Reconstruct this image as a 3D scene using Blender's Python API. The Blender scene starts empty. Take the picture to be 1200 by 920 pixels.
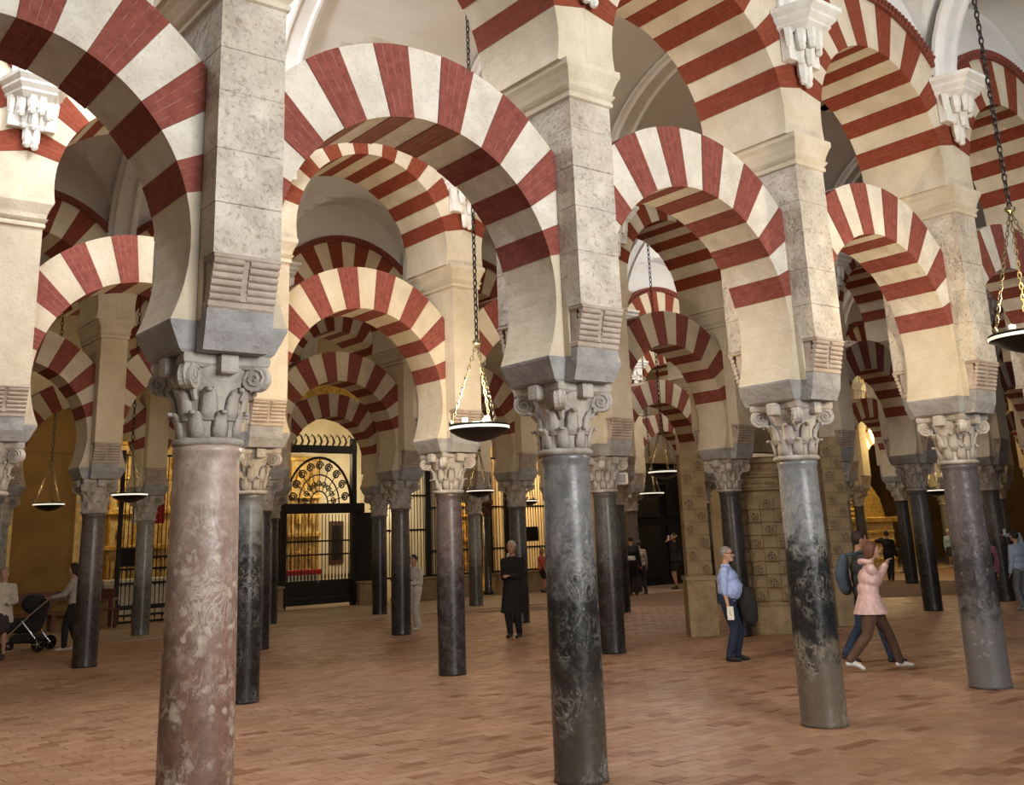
import bpy, bmesh, math, random
from mathutils import Vector, Matrix
from math import sin, cos, pi, radians, sqrt, atan2, asin, hypot
random.seed(7)
SC = bpy.context.scene
COL = SC.collection
# ------------------------------------------------------------------ camera
cd = bpy.data.cameras.new('camera'); cam = bpy.data.objects.new('camera', cd); COL.objects.link(cam)
cd.sensor_fit = 'HORIZONTAL'; cd.sensor_width = 36.0; cd.lens = 36.41
cd.shift_x = 0.00707; cd.shift_y = -0.1298; cd.clip_start = .05; cd.clip_end = 200
Rv = Vector((0.79031784, -0.61163646, -0.03603529)); Uv = Vector((-0.13051812, -0.22552814, 0.96545434)); Fv = Vector((0.59863405, 0.75831253, 0.25806856))
M = Matrix((Rv, Uv, -Fv)).transposed().to_4x4(); M.translation = Vector((-2.763326, -6.815326, 1.897381))
cam.matrix_world = M
SC.camera = cam
# ------------------------------------------------------------------ light, exposure
SC.view_settings.view_transform = 'Standard'; SC.view_settings.look = 'None'
SC.view_settings.gamma = 1.0; SC.view_settings.use_curve_mapping = False
SC.view_settings.exposure = 0.0
W = bpy.data.worlds.new('daylight'); SC.world = W; W.use_nodes = True
bg = W.node_tree.nodes['Background']; bg.inputs[0].default_value = (.80, .90, 1.0, 1); bg.inputs[1].default_value = 0.07
def area(name, loc, direction, sx, sy, power, col=(1, 1, 1), spread=180):
    l = bpy.data.lights.new(name, 'AREA'); l.shape = 'RECTANGLE'; l.size = sx; l.size_y = sy; l.energy = power; l.color = col
    l.spread = radians(spread)
    o = bpy.data.objects.new(name, l); COL.objects.link(o); o.location = loc
    o.rotation_euler = Vector(direction).to_track_quat('-Z', 'Y').to_euler(); return o
def point(name, loc, power, col=(1, .8, .5), r=.15):
    l = bpy.data.lights.new(name, 'POINT'); l.energy = power; l.color = col; l.shadow_soft_size = r
    o = bpy.data.objects.new(name, l); COL.objects.link(o); o.location = loc; return o
# open courtyard doors behind the photographer
area('courtyard_daylight', (2.2, -12.8, 5.2), (-.03, 1, .0), 5.5, 4, 1180, (1.0, .985, .96), 150)
point('vault_fill', (0.6, 3.2, 8.2), 210, (.86, .93, 1.0), .3)  # added fill lights that brighten the vaults and arches; no fixtures hang there
point('vault_fill', (-1.2, 2.6, 7.0), 90, (.88, .94, 1.0), .3)
point('vault_fill', (20.6, 15.3, 7.8), 300, (1, .97, .93), .3)
point('vault_fill', (6.6, 9.5, 7.6), 34, (1, .84, .6), .3)
point('vault_fill', (17.4, 9.6, 8.0), 190, (1, .97, .94), .3)
point('vault_fill', (21.5, 9.5, 6.2), 60, (1, .74, .42), .3)
point('vault_fill', (30.5, 12.0, 6.0), 90, (1, .72, .38), .3)
point('vault_fill', (-.8, 15.6, 6.5), 60, (1, .80, .5), .3)
# skylights in the crown of the vaults (x, y, power)
SKY = [(-1.6, 3.2, 170), (1.6, 3.2, 190), (4.8, 3.2, 55), (14.4, 3.2, 12), (20.8, 3.2, 14),
       (4.8, 9.5, 8), (11.2, 9.5, 6), (17.6, 9.5, 14), (24, 9.5, 14), (11.2, 15.5, 5), (17.6, 15.5, 90), (27.2, 15.5, 14),
       (1.6, -3.2, 60), (8.0, -3.2, 50), (14.4, -3.2, 20)]
for n, (x, y, pw) in enumerate(SKY):
    area('skylight_lamp', (x, y, 9.75), (0, 0, -1), .85, .85, pw, (.98, .97, 1.0) if y < 4 else (1, .93, .8))
# ------------------------------------------------------------------ materials
MATS = {}
def nodes(name, rough=.8, metal=0.0, spec=.4):
    m = bpy.data.materials.new(name); m.use_nodes = True; nt = m.node_tree
    b = nt.nodes['Principled BSDF']; b.inputs['Roughness'].default_value = rough; b.inputs['Metallic'].default_value = metal
    b.inputs['Specular IOR Level'].default_value = spec
    MATS[name] = m
    return m, nt, b
def N(nt, t, **k):
    n = nt.nodes.new(t)
    for a, v in k.items(): setattr(n, a, v)
    return n
def ramp(nt, fac, stops):
    r = N(nt, 'ShaderNodeValToRGB'); e = r.color_ramp.elements
    while len(e) < len(stops): e.new(.5)
    for i, (p, c) in enumerate(stops): e[i].position = p; e[i].color = (*c, 1)
    nt.links.new(fac, r.inputs[0]); return r.outputs[0]
def noise(nt, scale, detail=4, rough=.55, vec=None, dist=0):
    n = N(nt, 'ShaderNodeTexNoise'); n.inputs['Scale'].default_value = scale; n.inputs['Detail'].default_value = detail
    n.inputs['Roughness'].default_value = rough; n.inputs['Distortion'].default_value = dist
    if vec is None: vec = N(nt, 'ShaderNodeTexCoord').outputs['Object']
    nt.links.new(vec, n.inputs['Vector']); return n.outputs['Fac']
def mathn(nt, op, a, b=None):
    n = N(nt, 'ShaderNodeMath', operation=op)
    for i, v in enumerate((a, b)):
        if v is None: continue
        if isinstance(v, (int, float)): n.inputs[i].default_value = v
        else: nt.links.new(v, n.inputs[i])
    return n.outputs[0]
def mixc(nt, fac, a, b, mode='MIX'):
    n = N(nt, 'ShaderNodeMix', data_type='RGBA', blend_type=mode)
    for i, v in ((0, fac), (6, a), (7, b)):
        if isinstance(v, tuple): n.inputs[i].default_value = (*v, 1)
        elif isinstance(v, (int, float)): n.inputs[i].default_value = v
        else: nt.links.new(v, n.inputs[i])
    return n.outputs[2]
def bump(nt, b, h, strength, dist=.02):
    n = N(nt, 'ShaderNodeBump'); n.inputs['Strength'].default_value = strength; n.inputs['Distance'].default_value = dist
    nt.links.new(h, n.inputs['Height']); nt.links.new(n.outputs[0], b.inputs['Normal'])
def simple(name, c, rough=.7, metal=0.0, c2=None, scale=8, bs=0, spec=.4):
    m, nt, b = nodes(name, rough, metal, spec)
    f = noise(nt, scale)
    c2 = c2 or tuple(v * .8 for v in c)
    nt.links.new(ramp(nt, f, [(.35, c2), (.65, c)]), b.inputs['Base Color'])
    if bs: bump(nt, b, noise(nt, scale * 4, 5), bs)
    return m
def emis(name, c, s):
    m, nt, b = nodes(name); b.inputs['Base Color'].default_value = (*c, 1); b.inputs['Emission Color'].default_value = (*c, 1)
    b.inputs['Emission Strength'].default_value = s; return m
def stone(name, c1, c2, c3, pit=.5, sc=1.0):
    m, nt, b = nodes(name, .9, 0, .2)
    f1 = noise(nt, 2.2 * sc, 6, .6); f2 = noise(nt, 26 * sc, 6, .65, dist=.6)
    base = ramp(nt, f1, [(.3, c2), (.55, c1), (.75, c3)])
    pits = ramp(nt, f2, [(.36, (.55, .5, .43)), (.46, (1, 1, 1))])
    nt.links.new(mixc(nt, pit, base, pits, 'MULTIPLY'), b.inputs['Base Color'])
    mask = ramp(nt, noise(nt, 3.1 * sc, 3), [(.38, (0, 0, 0)), (.6, (1, 1, 1))])
    h = mathn(nt, 'MULTIPLY', f2, mask)
    bump(nt, b, h, .9 * pit + .15, .045); return m
stone('pier_stone', (.62, .565, .475), (.45, .395, .32), (.71, .66, .57), .75)
stone('smooth_plaster', (.62, .54, .41), (.51, .435, .315), (.68, .61, .49), .16)
stone('warm_plaster', (.66, .56, .40), (.55, .45, .30), (.70, .61, .46), .12)
stone('arch_white', (.70, .65, .55), (.57, .51, .42), (.76, .72, .63), .35, 1.3)
stone('impost_grey', (.36, .35, .34), (.24, .23, .22), (.44, .43, .42), .35)
stone('capital_marble', (.50, .46, .41), (.28, .24, .20), (.62, .59, .55), .3, 1.5)
stone('corbel_stone', (.50, .42, .35), (.34, .26, .20), (.58, .52, .45), .3, 1.5)
simple('vault_white', (.74, .73, .70), .9, 0, (.69, .67, .63), 1.5)
simple('bracket_white', (.78, .77, .73), .8, 0, (.66, .63, .57), 6)
stone('carved_stone', (.33, .245, .14), (.23, .165, .09), (.40, .31, .19), .5, 1.6)
def redbrick(name, c1, c2, line, cz):
    m, nt, b = nodes(name, .85, 0, .25)
    tc = N(nt, 'ShaderNodeTexCoord'); s = N(nt, 'ShaderNodeSeparateXYZ'); nt.links.new(tc.outputs['Object'], s.inputs[0])
    z = mathn(nt, 'SUBTRACT', s.outputs['Z'], cz); ang = mathn(nt, 'ARCTAN2', z, s.outputs['X'])
    fr = mathn(nt, 'FRACT', mathn(nt, 'MULTIPLY', ang, 180 / pi / 10 * 4))
    ln = ramp(nt, fr, [(0, (1, 1, 1)), (.07, (0, 0, 0))])
    ln = mathn(nt, 'MULTIPLY', ln, ramp(nt, noise(nt, 9, 4), [(.42, (0, 0, 0)), (.55, (1, 1, 1))]))
    base = ramp(nt, noise(nt, 14, 6, .7), [(.3, c2), (.62, c1)])
    scr = ramp(nt, noise(nt, 40, 5, .8), [(.60, (0, 0, 0)), (.72, (1, 1, 1))])
    base = mixc(nt, mathn(nt, 'MULTIPLY', scr, .25), base, line)
    nt.links.new(mixc(nt, mathn(nt, 'MULTIPLY', ln, .55), base, line), b.inputs['Base Color'])
    bump(nt, b, mathn(nt, 'SUBTRACT', noise(nt, 30, 5), ln), .25, .01); return m
redbrick('red_brick', (.265, .075, .055), (.165, .042, .030), (.55, .40, .34), 3.87)
redbrick('red_brick_high', (.235, .052, .025), (.16, .033, .014), (.45, .25, .18), 6.2)
simple('red_hood', (.26, .07, .045), .85, 0, (.16, .045, .03), 20, .3)
simple('black_iron', (.018, .016, .015), .5, .3)
simple('chain_iron', (.05, .045, .04), .45, .8)
simple('brass', (.17, .14, .085), .5, .7)
simple('dish_black', (.012, .011, .010), .35, .2)
m, nt, b = nodes('rim_glass', .15, 0); b.inputs['Base Color'].default_value = (.95, .93, .85, 1); b.inputs['Emission Color'].default_value = (1, .93, .75, 1); b.inputs['Emission Strength'].default_value = .9
simple('ochre_wall', (.28, .165, .05), .9, 0, (.20, .115, .035), 1.2)
simple('chapel_wall', (.80, .72, .52), .9, 0, (.7, .6, .4), 1.5)
simple('gilding', (.75, .50, .13), .38, .75, (.40, .24, .06), 14, .6)
simple('gilt_cream', (.80, .62, .30), .6, .1, (.6, .40, .14), 9, .3)
simple('dark_wood', (.10, .045, .025), .5, 0, (.05, .022, .014), 10)
simple('bench_wood', (.14, .045, .025), .45, 0, (.09, .03, .02), 10)
simple('red_cloth', (.55, .03, .03), .8)
simple('white_cloth', (.75, .73, .66), .8)
simple('black_void', (.008, .007, .006), .9)
simple('grout', (.20, .125, .08), .95, 0, (.15, .09, .06), 12)
simple('light_paving', (.36, .26, .18), .7, 0, (.29, .205, .14), 2, .1)
def marble(name, top, bot, zt, vein, streak=.35, sc=1.0, foot=None, zf=.5, rough=.28, soft=.12):
    # shaft marble: colour zones with a ragged natural border
    m, nt, b = nodes(name, rough, 0, .5)
    tc = N(nt, 'ShaderNodeTexCoord'); s = N(nt, 'ShaderNodeSeparateXYZ'); nt.links.new(tc.outputs['Object'], s.inputs[0])
    rag = mathn(nt, 'MULTIPLY', mathn(nt, 'SUBTRACT', noise(nt, 2.6 * sc, 6, .65, dist=.8), .5), 1.5)
    z = mathn(nt, 'ADD', s.outputs['Z'], rag)
    def zone(z0):
        return ramp(nt, mathn(nt, 'ADD', mathn(nt, 'MULTIPLY', mathn(nt, 'SUBTRACT', z, z0), 1 / (soft * 4)), .5), [(.0, (0, 0, 0)), (1, (1, 1, 1))])
    t1 = ramp(nt, noise(nt, 5 * sc, 8, .7, dist=.5), [(.3, tuple(v * .62 for v in top)), (.5, top), (.7, tuple(min(1, v * 1.25) for v in top))])
    t2 = ramp(nt, noise(nt, 6 * sc, 8, .7, dist=.5), [(.35, tuple(v * .6 for v in bot)), (.6, bot)])
    c = mixc(nt, zone(zt), t2, t1)
    if foot: c = mixc(nt, zone(zf), foot, c)
    mp = N(nt, 'ShaderNodeMapping'); mp.inputs['Scale'].default_value = (1, 1, .55); nt.links.new(tc.outputs['Object'], mp.inputs[0])
    v = noise(nt, 4.5 * sc, 10, .75, mp.outputs[0], 1.0)
    vl = ramp(nt, mathn(nt, 'ABSOLUTE', mathn(nt, 'SUBTRACT', v, .5)), [(.0, (1, 1, 1)), (.03, (0, 0, 0))])
    vm = ramp(nt, noise(nt, 2 * sc, 3), [(.45, (0, 0, 0)), (.6, (1, 1, 1))])
    c = mixc(nt, mathn(nt, 'MULTIPLY', mathn(nt, 'MULTIPLY', vl, vm), streak), c, vein)
    fl = ramp(nt, noise(nt, 38 * sc, 3, .8), [(.62, (0, 0, 0)), (.72, (1, 1, 1))])
    c = mixc(nt, mathn(nt, 'MULTIPLY', fl, streak * .6), c, vein)
    nt.links.new(c, b.inputs['Base Color'])
    nt.links.new(ramp(nt, noise(nt, 20, 4), [(.3, (rough * .7,) * 3), (.7, (rough * 1.6,) * 3)]), b.inputs['Roughness'])
    bump(nt, b, noise(nt, 30, 6), .12, .01); return m
marble('marble_pink', (.44, .34, .29), (.24, .135, .095), 1.9, (.62, .55, .46), .75, 1.6, None, .5, .38, .35)
marble('marble_grey_black', (.155, .158, .16), (.018, .018, .017), 1.65, (.40, .40, .37), .5, 1.6, (.055, .047, .037), .72)
marble('marble_veined', (.19, .20, .21), (.018, .019, .02), 1.75, (.46, .43, .34), .6, 1.4, (.13, .105, .078), .72, .26, .06)
marble('granite_purple', (.085, .074, .076), (.036, .028, .029), 1.55, (.19, .17, .18), .55, 3.0, (.125, .117, .11), .9, .42, .07)
marble('marble_e', (.15, .157, .162), (.016, .016, .016), 1.95, (.34, .34, .33), .5, 1.8)
marble('marble_f', (.085, .065, .064), (.026, .019, .019), 1.5, (.26, .24, .25), .4, 3.2)
marble('marble_dark', (.085, .083, .08), (.02, .018, .017), 1.5, (.24, .23, .22), .3, 2)
marble('marble_brown', (.105, .085, .075), (.03, .023, .02), 1.4, (.24, .21, .19), .3, 2.4)
marble('marble_pale', (.22, .21, .19), (.09, .082, .07), 1.3, (.5, .48, .44), .3, 2)
marble('marble_black', (.045, .042, .04), (.02, .018, .017), 1.4, (.13, .12, .1), .3, 2)
def patches(name, c, lo, hi, zlim):
    # irregular pale inclusions in breccia marble
    m = MATS[name]; nt = m.node_tree; b = nt.nodes['Principled BSDF']; old = b.inputs['Base Color'].links[0].from_socket
    w = N(nt, 'ShaderNodeTexVoronoi', feature='F1'); w.inputs['Scale'].default_value = 13; w.inputs['Randomness'].default_value = 1
    tc = N(nt, 'ShaderNodeTexCoord'); nz = N(nt, 'ShaderNodeTexNoise'); nz.inputs['Scale'].default_value = 7; nz.inputs['Detail'].default_value = 5; nt.links.new(tc.outputs['Object'], nz.inputs['Vector'])
    v = mixc(nt, .16, tc.outputs['Object'], nz.outputs['Color']); nt.links.new(v, w.inputs['Vector'])
    k = ramp(nt, w.outputs['Distance'], [(lo, (1, 1, 1)), (hi, (0, 0, 0))])
    k = mathn(nt, 'MULTIPLY', k, ramp(nt, noise(nt, 3.5, 5), [(.45, (0, 0, 0)), (.6, (1, 1, 1))]))
    nt.links.new(mixc(nt, mathn(nt, 'MULTIPLY', k, .8), old, c), b.inputs['Base Color'])
patches('marble_pink', (.60, .50, .40), .25, .42, 0)
patches('marble_grey_black', (.33, .32, .29), .10, .26, 0)
patches('granite_purple', (.27, .25, .25), .12, .3, 0)
# floor bricks: colour attribute drives the base colour
m, nt, b = nodes('floor_brick', .5, 0, .45)
at = N(nt, 'ShaderNodeAttribute', attribute_name='tint')
cc = ramp(nt, at.outputs['Fac'], [(0, (.19, .075, .04)), (.16, (.30, .155, .09)), (.5, (.345, .19, .112)), (.85, (.385, .228, .145)), (1, (.28, .165, .105))])
wear = ramp(nt, noise(nt, .55, 5), [(.3, (.82, .78, .74)), (.7, (1.12, 1.1, 1.05))])
cc = mixc(nt, 1.0, cc, wear, 'MULTIPLY')
cc = mixc(nt, mathn(nt, 'MULTIPLY', ramp(nt, noise(nt, 9, 5), [(.5, (0, 0, 0)), (.8, (1, 1, 1))]), .3), cc, (.45, .33, .24))
nt.links.new(cc, b.inputs['Base Color']); bump(nt, b, noise(nt, 22, 5), .25, .008)
nt.links.new(ramp(nt, noise(nt, 3, 4), [(.3, (.36,) * 3), (.7, (.6,) * 3)]), b.inputs['Roughness'])
# ------------------------------------------------------------------ mesh helpers
def mesh(name, verts, faces, mat=None, smooth=False):
    me = bpy.data.meshes.new(name); me.from_pydata([tuple(v) for v in verts], [], faces)
    if mat: me.materials.append(MATS[mat])
    if smooth:
        for p in me.polygons: p.use_smooth = True
    me.update(); return me
def obj(name, me, parent=None, loc=(0, 0, 0), rot=(0, 0, 0), scale=None):
    o = bpy.data.objects.new(name, me); COL.objects.link(o); o.location = loc; o.rotation_euler = rot
    if scale: o.scale = scale
    if parent: o.parent = parent
    return o
def empty(name, loc=(0, 0, 0), rz=0, label=None, cat=None, group=None):
    o = bpy.data.objects.new(name, None); COL.objects.link(o); o.location = loc; o.rotation_euler = (0, 0, rz); o.empty_display_size = .2
    if label: o['label'] = label
    if cat: o['category'] = cat
    if group: o['group'] = group
    return o
class MB:
    def __init__(s): s.v = []; s.f = []
    def add(s, v, f):
        k = len(s.v); s.v += [tuple(x) for x in v]; s.f += [tuple(i + k for i in q) for q in f]; return s
    def box(s, x0, x1, y0, y1, z0, z1):
        return s.add([(x0, y0, z0), (x1, y0, z0), (x1, y1, z0), (x0, y1, z0), (x0, y0, z1), (x1, y0, z1), (x1, y1, z1), (x0, y1, z1)],
                     [(0, 3, 2, 1), (4, 5, 6, 7), (0, 1, 5, 4), (1, 2, 6, 5), (2, 3, 7, 6), (3, 0, 4, 7)])
    def bevbox(s, x0, x1, y0, y1, z0, z1, c=.01):
        # box with chamfered vertical & horizontal front edges
        rs = [(x0 + c, x1 - c, y0 + c, y1 - c, z0), (x0, x1, y0, y1, z0 + c), (x0, x1, y0, y1, z1 - c), (x0 + c, x1 - c, y0 + c, y1 - c, z1)]
        return s.loft([[(a, p, z), (bb, p, z), (bb, q, z), (a, q, z)] for a, bb, p, q, z in rs])
    def loft(s, rings, cap=True, closed=True):
        k = len(s.v); n = len(rings[0])
        for r in rings: s.v += [tuple(p) for p in r]
        for i in range(len(rings) - 1):
            for j in range(n if closed else n - 1):
                a = k + i * n + j; b_ = k + i * n + (j + 1) % n
                s.f.append((a, b_, b_ + n, a + n))
        if cap: s.f.append(tuple(k + j for j in reversed(range(n)))); s.f.append(tuple(k + (len(rings) - 1) * n + j for j in range(n)))
        return s
    def lathe(s, prof, seg=24, cx=0, cy=0, cap=True):
        return s.loft([[(cx + r * cos(2 * pi * j / seg), cy + r * sin(2 * pi * j / seg), z) for j in range(seg)] for r, z in prof], cap)
    def tube(s, pts, r, seg=6, cap=True):
        pts = [Vector(p) for p in pts]; rings = []; u = None
        for i, p in enumerate(pts):
            t = (pts[min(i + 1, len(pts) - 1)] - pts[max(i - 1, 0)]).normalized()
            if u is None: u = t.orthogonal().normalized()
            else: u = (u - t * u.dot(t)); u = u.normalized() if u.length > 1e-6 else t.orthogonal().normalized()
            w = t.cross(u); rr = r[i] if isinstance(r, (list, tuple)) else r
            rings.append([p + (u * cos(2 * pi * j / seg) + w * sin(2 * pi * j / seg)) * rr for j in range(seg)])
        return s.loft(rings, cap)
    def prism(s, poly, y0, y1):
        # poly of (x,z) counter clockwise seen from -y
        n = len(poly); k = len(s.v)
        s.v += [(x, y0, z) for x, z in poly] + [(x, y1, z) for x, z in poly]
        s.f.append(tuple(k + i for i in range(n))); s.f.append(tuple(k + n + i for i in reversed(range(n))))
        for i in range(n):
            j = (i + 1) % n; s.f.append((k + j, k + i, k + n + i, k + n + j))
        return s
    def sphere(s, c, r, seg=10, rings=6, sc=(1, 1, 1)):
        R = []
        for i in range(1, rings):
            a = pi * i / rings
            R.append([(c[0] + r * sc[0] * sin(a) * cos(2 * pi * j / seg), c[1] + r * sc[1] * sin(a) * sin(2 * pi * j / seg), c[2] - r * sc[2] * cos(a)) for j in range(seg)])
        return s.loft(R)
    def mesh(s, name, mat, smooth=False): return mesh(name, s.v, s.f, mat, smooth)
    def build(s, name, mat, parent=None, loc=(0, 0, 0), smooth=False, rot=(0, 0, 0)): return obj(name, s.mesh(name, mat, smooth), parent, loc, rot)
def struct(o): o['kind'] = 'structure'; return o
# ------------------------------------------------------------------ grid
A = 3.2
ROWY = [0.0, 6.33, 12.64, 18.35]
ROWX = [0.0, -.03, -.12, -.40]
RNG = [(-1, 6), (-1, 10), (0, 13), (1, 14)]           # column index range per row (inclusive)
def cpos(i, j): return (i * A + ROWX[j], ROWY[j])
# ------------------------------------------------------------------ lower arch (centre x=0)
LC, LR, LOC, LOR, LT = 3.87, 1.30, 4.02, 1.765, .33
UC, UR, UOC, UOR, UT = 6.20, 1.27, 6.28, 1.85, .57
def outer(a, cz, oc, R, lim):
    dx, dz = cos(a), sin(a); k = cz - oc
    bq = dz * k; t = -bq + sqrt(max(0, bq * bq - k * k + R * R))
    if abs(dx) * t > lim: t = lim / abs(dx)
    return (dx * t, cz + dz * t)
def voussoir(a0, a1, r, cz, oc, R, lim, y0, y1, mat):
    n = 5; g = radians(.035)
    aa = [a0 + g + (a1 - a0 - 2 * g) * k / n for k in range(n + 1)]
    poly = [(r * cos(a), cz + r * sin(a)) for a in reversed(aa)] + [outer(a, cz, oc, R, lim) for a in aa]
    mb = MB().prism(poly, y0, y1); return mb.mesh('voussoir', mat)
def arch_meshes(low, redm, whitem):
    if low: a_0, n, r, cz, oc, R, lim, T = 15, 15, LR, LC, LOC, LOR, 1.359, LT
    else: a_0, n, r, cz, oc, R, lim, T = 12.5, 15, UR, UC, UOC, UOR, 1.599, UT
    st = (180 - 2 * a_0) / n; out = []
    for k in range(n):
        red = k % 2 == 0; d = .006 if red else random.uniform(-.004, .004)
        out.append((voussoir(radians(a_0 + st * k), radians(a_0 + st * (k + 1)), r - d * .8, cz, oc, R, lim, -T - d, T + d, redm if red else whitem), red))
    # haunches
    z0 = 3.337 if low else 5.953
    al = asin((z0 - cz) / r); ar = radians(a_0); n2 = 7
    aa = [al + (ar - al) * k / n2 for k in range(n2 + 1)]
    op = outer(ar, cz, oc, R, lim)
    poly = [(r * cos(a), cz + r * sin(a)) for a in reversed(aa)] + [(lim, z0), op]
    hr = MB().prism(poly, -T, T).mesh('haunch', None); hl = MB().prism([(-x, z) for x, z in reversed(poly)], -T, T).mesh('haunch', None)
    return out, (hr, hl)
LOWV, LOWH = arch_meshes(True, 'red_brick', 'arch_white')
LOWF, _ = arch_meshes(True, 'red_brick', 'smooth_plaster')
UPV, UPH = arch_meshes(False, 'red_brick_high', 'smooth_plaster')
UPF, _ = arch_meshes(False, 'red_brick_high', 'warm_plaster')
for h in LOWH + UPH: h.materials.append(MATS['smooth_plaster'])
# hood moulding above upper arch: dentilled band
hm = MB()
aa = [radians(44 + 92 * k / 24) for k in range(25)]
for yy0, yy1, r0, r1 in ((-UT - .05, UT + .05, UOR, UOR + .13),):
    p = [(r0 * cos(a), UOC + r0 * sin(a)) for a in reversed(aa)] + [(r1 * cos(a), UOC + r1 * sin(a)) for a in aa]
    hm.prism(p, yy0, yy1)
for k in range(40):
    a = radians(47 + 86 * k / 39); c, s_ = cos(a), sin(a)
    for sy in (-1, 1):
        y0 = sy * (UT + .05); y1 = y0 + sy * .035; r0, r1 = UOR + .02, UOR + .09; w = .012
        pts = [(r0 * c - w * s_, UOC + r0 * s_ + w * c), (r0 * c + w * s_, UOC + r0 * s_ - w * c), (r1 * c + w * s_, UOC + r1 * s_ - w * c), (r1 * c - w * s_, UOC + r1 * s_ + w * c)]
        hm.prism(pts if True else pts[::-1], min(y0, y1), max(y0, y1))
HOOD = hm.mesh('hood_moulding', 'red_hood')
# spandrel wall above the upper arch up to the vault (per bay)
sp = MB(); n = 24
xs = [-1.6 + 3.2 * k / n for k in range(n + 1)]
def topz(x): return 7.36 + 1.62 * sqrt(max(0, 1 - (x / 1.62) ** 2)) + .05
def botz(x):
    R = UOR - .02
    return UOC + sqrt(max(0, R * R - x * x)) if abs(x) < R else UOC
for k in range(n):
    x0, x1 = xs[k], xs[k + 1]
    sp.prism([(x0, botz(x0)), (x1, botz(x1)), (x1, max(topz(x1), botz(x1) + .02)), (x0, max(topz(x0), botz(x0) + .02))], -.42, .42)
SPAN = sp.mesh('spandrel_wall', 'vault_white')
# ------------------------------------------------------------------ column meshes
SH = 2.55
def shaft_mesh(r0, r1, mat, seg=32):
    prof = [(r0 * 1.03, 0), (r0 * 1.02, .03), (r0, .06)]
    for k in range(1, 12):
        t = k / 12; prof.append((r0 + (r1 - r0) * t + .012 * sin(pi * t) * .6, .06 + (SH - .16) * t))
    prof += [(r1, SH - .10), (r1 * 1.02, SH - .06), (r1 * 1.07, SH - .045), (r1 * 1.07, SH - .015), (r1 * 1.02, SH)]
    return MB().lathe(prof, seg).mesh('shaft', mat, True)
SHAFTS = {}
for k_, (mt, r0, r1) in dict(pink=('marble_pink', .235, .212), gb=('marble_grey_black', .215, .198), vein=('marble_veined', .225, .195), purple=('granite_purple', .235, .198),
        e=('marble_e', .185, .178), f=('marble_f', .20, .19), dark=('marble_dark', .20, .188), brown=('marble_brown', .205, .19), pale=('marble_pale', .20, .185), black=('marble_black', .20, .185)).items():
    SHAFTS[k_] = shaft_mesh(r0, r1, mt)
# capital parts
cap_bell = MB().lathe([(.205, SH), (.20, SH + .07), (.205, SH + .15), (.215, SH + .28), (.24, SH + .40), (.275, SH + .50), (.27, SH + .515)], 24).mesh('bell', 'capital_marble', True)
cap_ast = MB().lathe([(.205, SH - .005), (.232, SH + .005), (.24, SH + .022), (.232, SH + .04), (.205, SH + .052)], 24).mesh('astragal', 'capital_marble', True)
ab = MB()
def absq(h, z, w=.30, ci=.055):
    pts = []
    for q in range(4):
        a = q * pi / 2
        for u, v in ((-h, -h), (-h * .84, -h * 1.0), (0, -h + ci), (h * .84, -h * 1.0)):
            pts.append((u * cos(a) - v * sin(a), u * sin(a) + v * cos(a), z))
    return pts
ab.loft([absq(.27, SH + .50), absq(.30, SH + .525), absq(.305, SH + .56), absq(.30, SH + .585)])
cap_ab = ab.mesh('abacus', 'capital_marble')
cap_fl = MB().bevbox(-.06, .06, -.335, -.24, SH + .455, SH + .585, .012).mesh('fleuron', 'capital_marble')
def leaf(z0, h, r0, r1, w):
    mb = MB(); rings = []
    prof = [(r0, 0, 1.0), (r0 + .006, .35, 1.05), (r0 + .018, .7, .95), (r1 - .012, .92, .75), (r1 + .012, 1.0, .55), (r1 + .022, .93, .42), (r1 + .012, .86, .3)]
    for r, t, k in prof:
        z = z0 + h * t; ww = w * k
        rings.append([(-ww, -r + .012, z), (-ww * .5, -r - .008, z), (0, -r - .016, z), (ww * .5, -r - .008, z), (ww, -r + .012, z), (0, -r + .03, z)])
    return mb.loft(rings).mesh('leaf', 'capital_marble', True)
leaf1 = leaf(SH + .05, .17, .205, .255, .058); leaf2 = leaf(SH + .16, .21, .215, .285, .06)
vb = MB()   # corner volute: spiral band
pts = []; rr = []
for k in range(20):
    t = k / 19; a = -pi * .1 + t * 2.6 * pi; r = .085 * (1 - t * .78)
    pts.append((0, -.335 + r * sin(a) * -1, SH + .44 + r * cos(a))); rr.append(.030 * (1 - .35 * t))
vb.tube([(0, -.23, SH + .30), (0, -.28, SH + .40), (0, -.31, SH + .50)] + pts, [.02, .03, .03] + rr, 6)
vb.lathe([(.001, 0), (.001, .001)], 6)
vs = MB()
for sx in (-1, 1):
    vs.loft([[(sx * .045 + .0 * k, -.335 + .098 * cos(q * pi / 7) * s1, SH + .44 + .092 * sin(q * pi / 7) * s1) for q in range(14)] for k, s1 in ((0, 1), (1, .35))])
disc = MB().loft([[(x, -.335 + .09 * cos(q * pi / 7), SH + .44 + .085 * sin(q * pi / 7)) for q in range(14)] for x in (-.042, .042)])
vb2 = MB(); vb2.add(vb.v, vb.f); vb2.add(disc.v, disc.f)
for sx in (-1, 1):
    pp = []
    for q in range(16):
        a = q * .75; r = .078 * (1 - q / 17); pp.append((sx * .044, -.335 + r * cos(a), SH + .44 + r * .95 * sin(a)))
    vb2.tube(pp, .011, 5)
volute = vb2.mesh('volute', 'capital_marble')
def rotz(v, a): c, s_ = cos(a), sin(a); return [(x * c - y * s_, x * s_ + y * c, z) for x, y, z in v]
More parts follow.
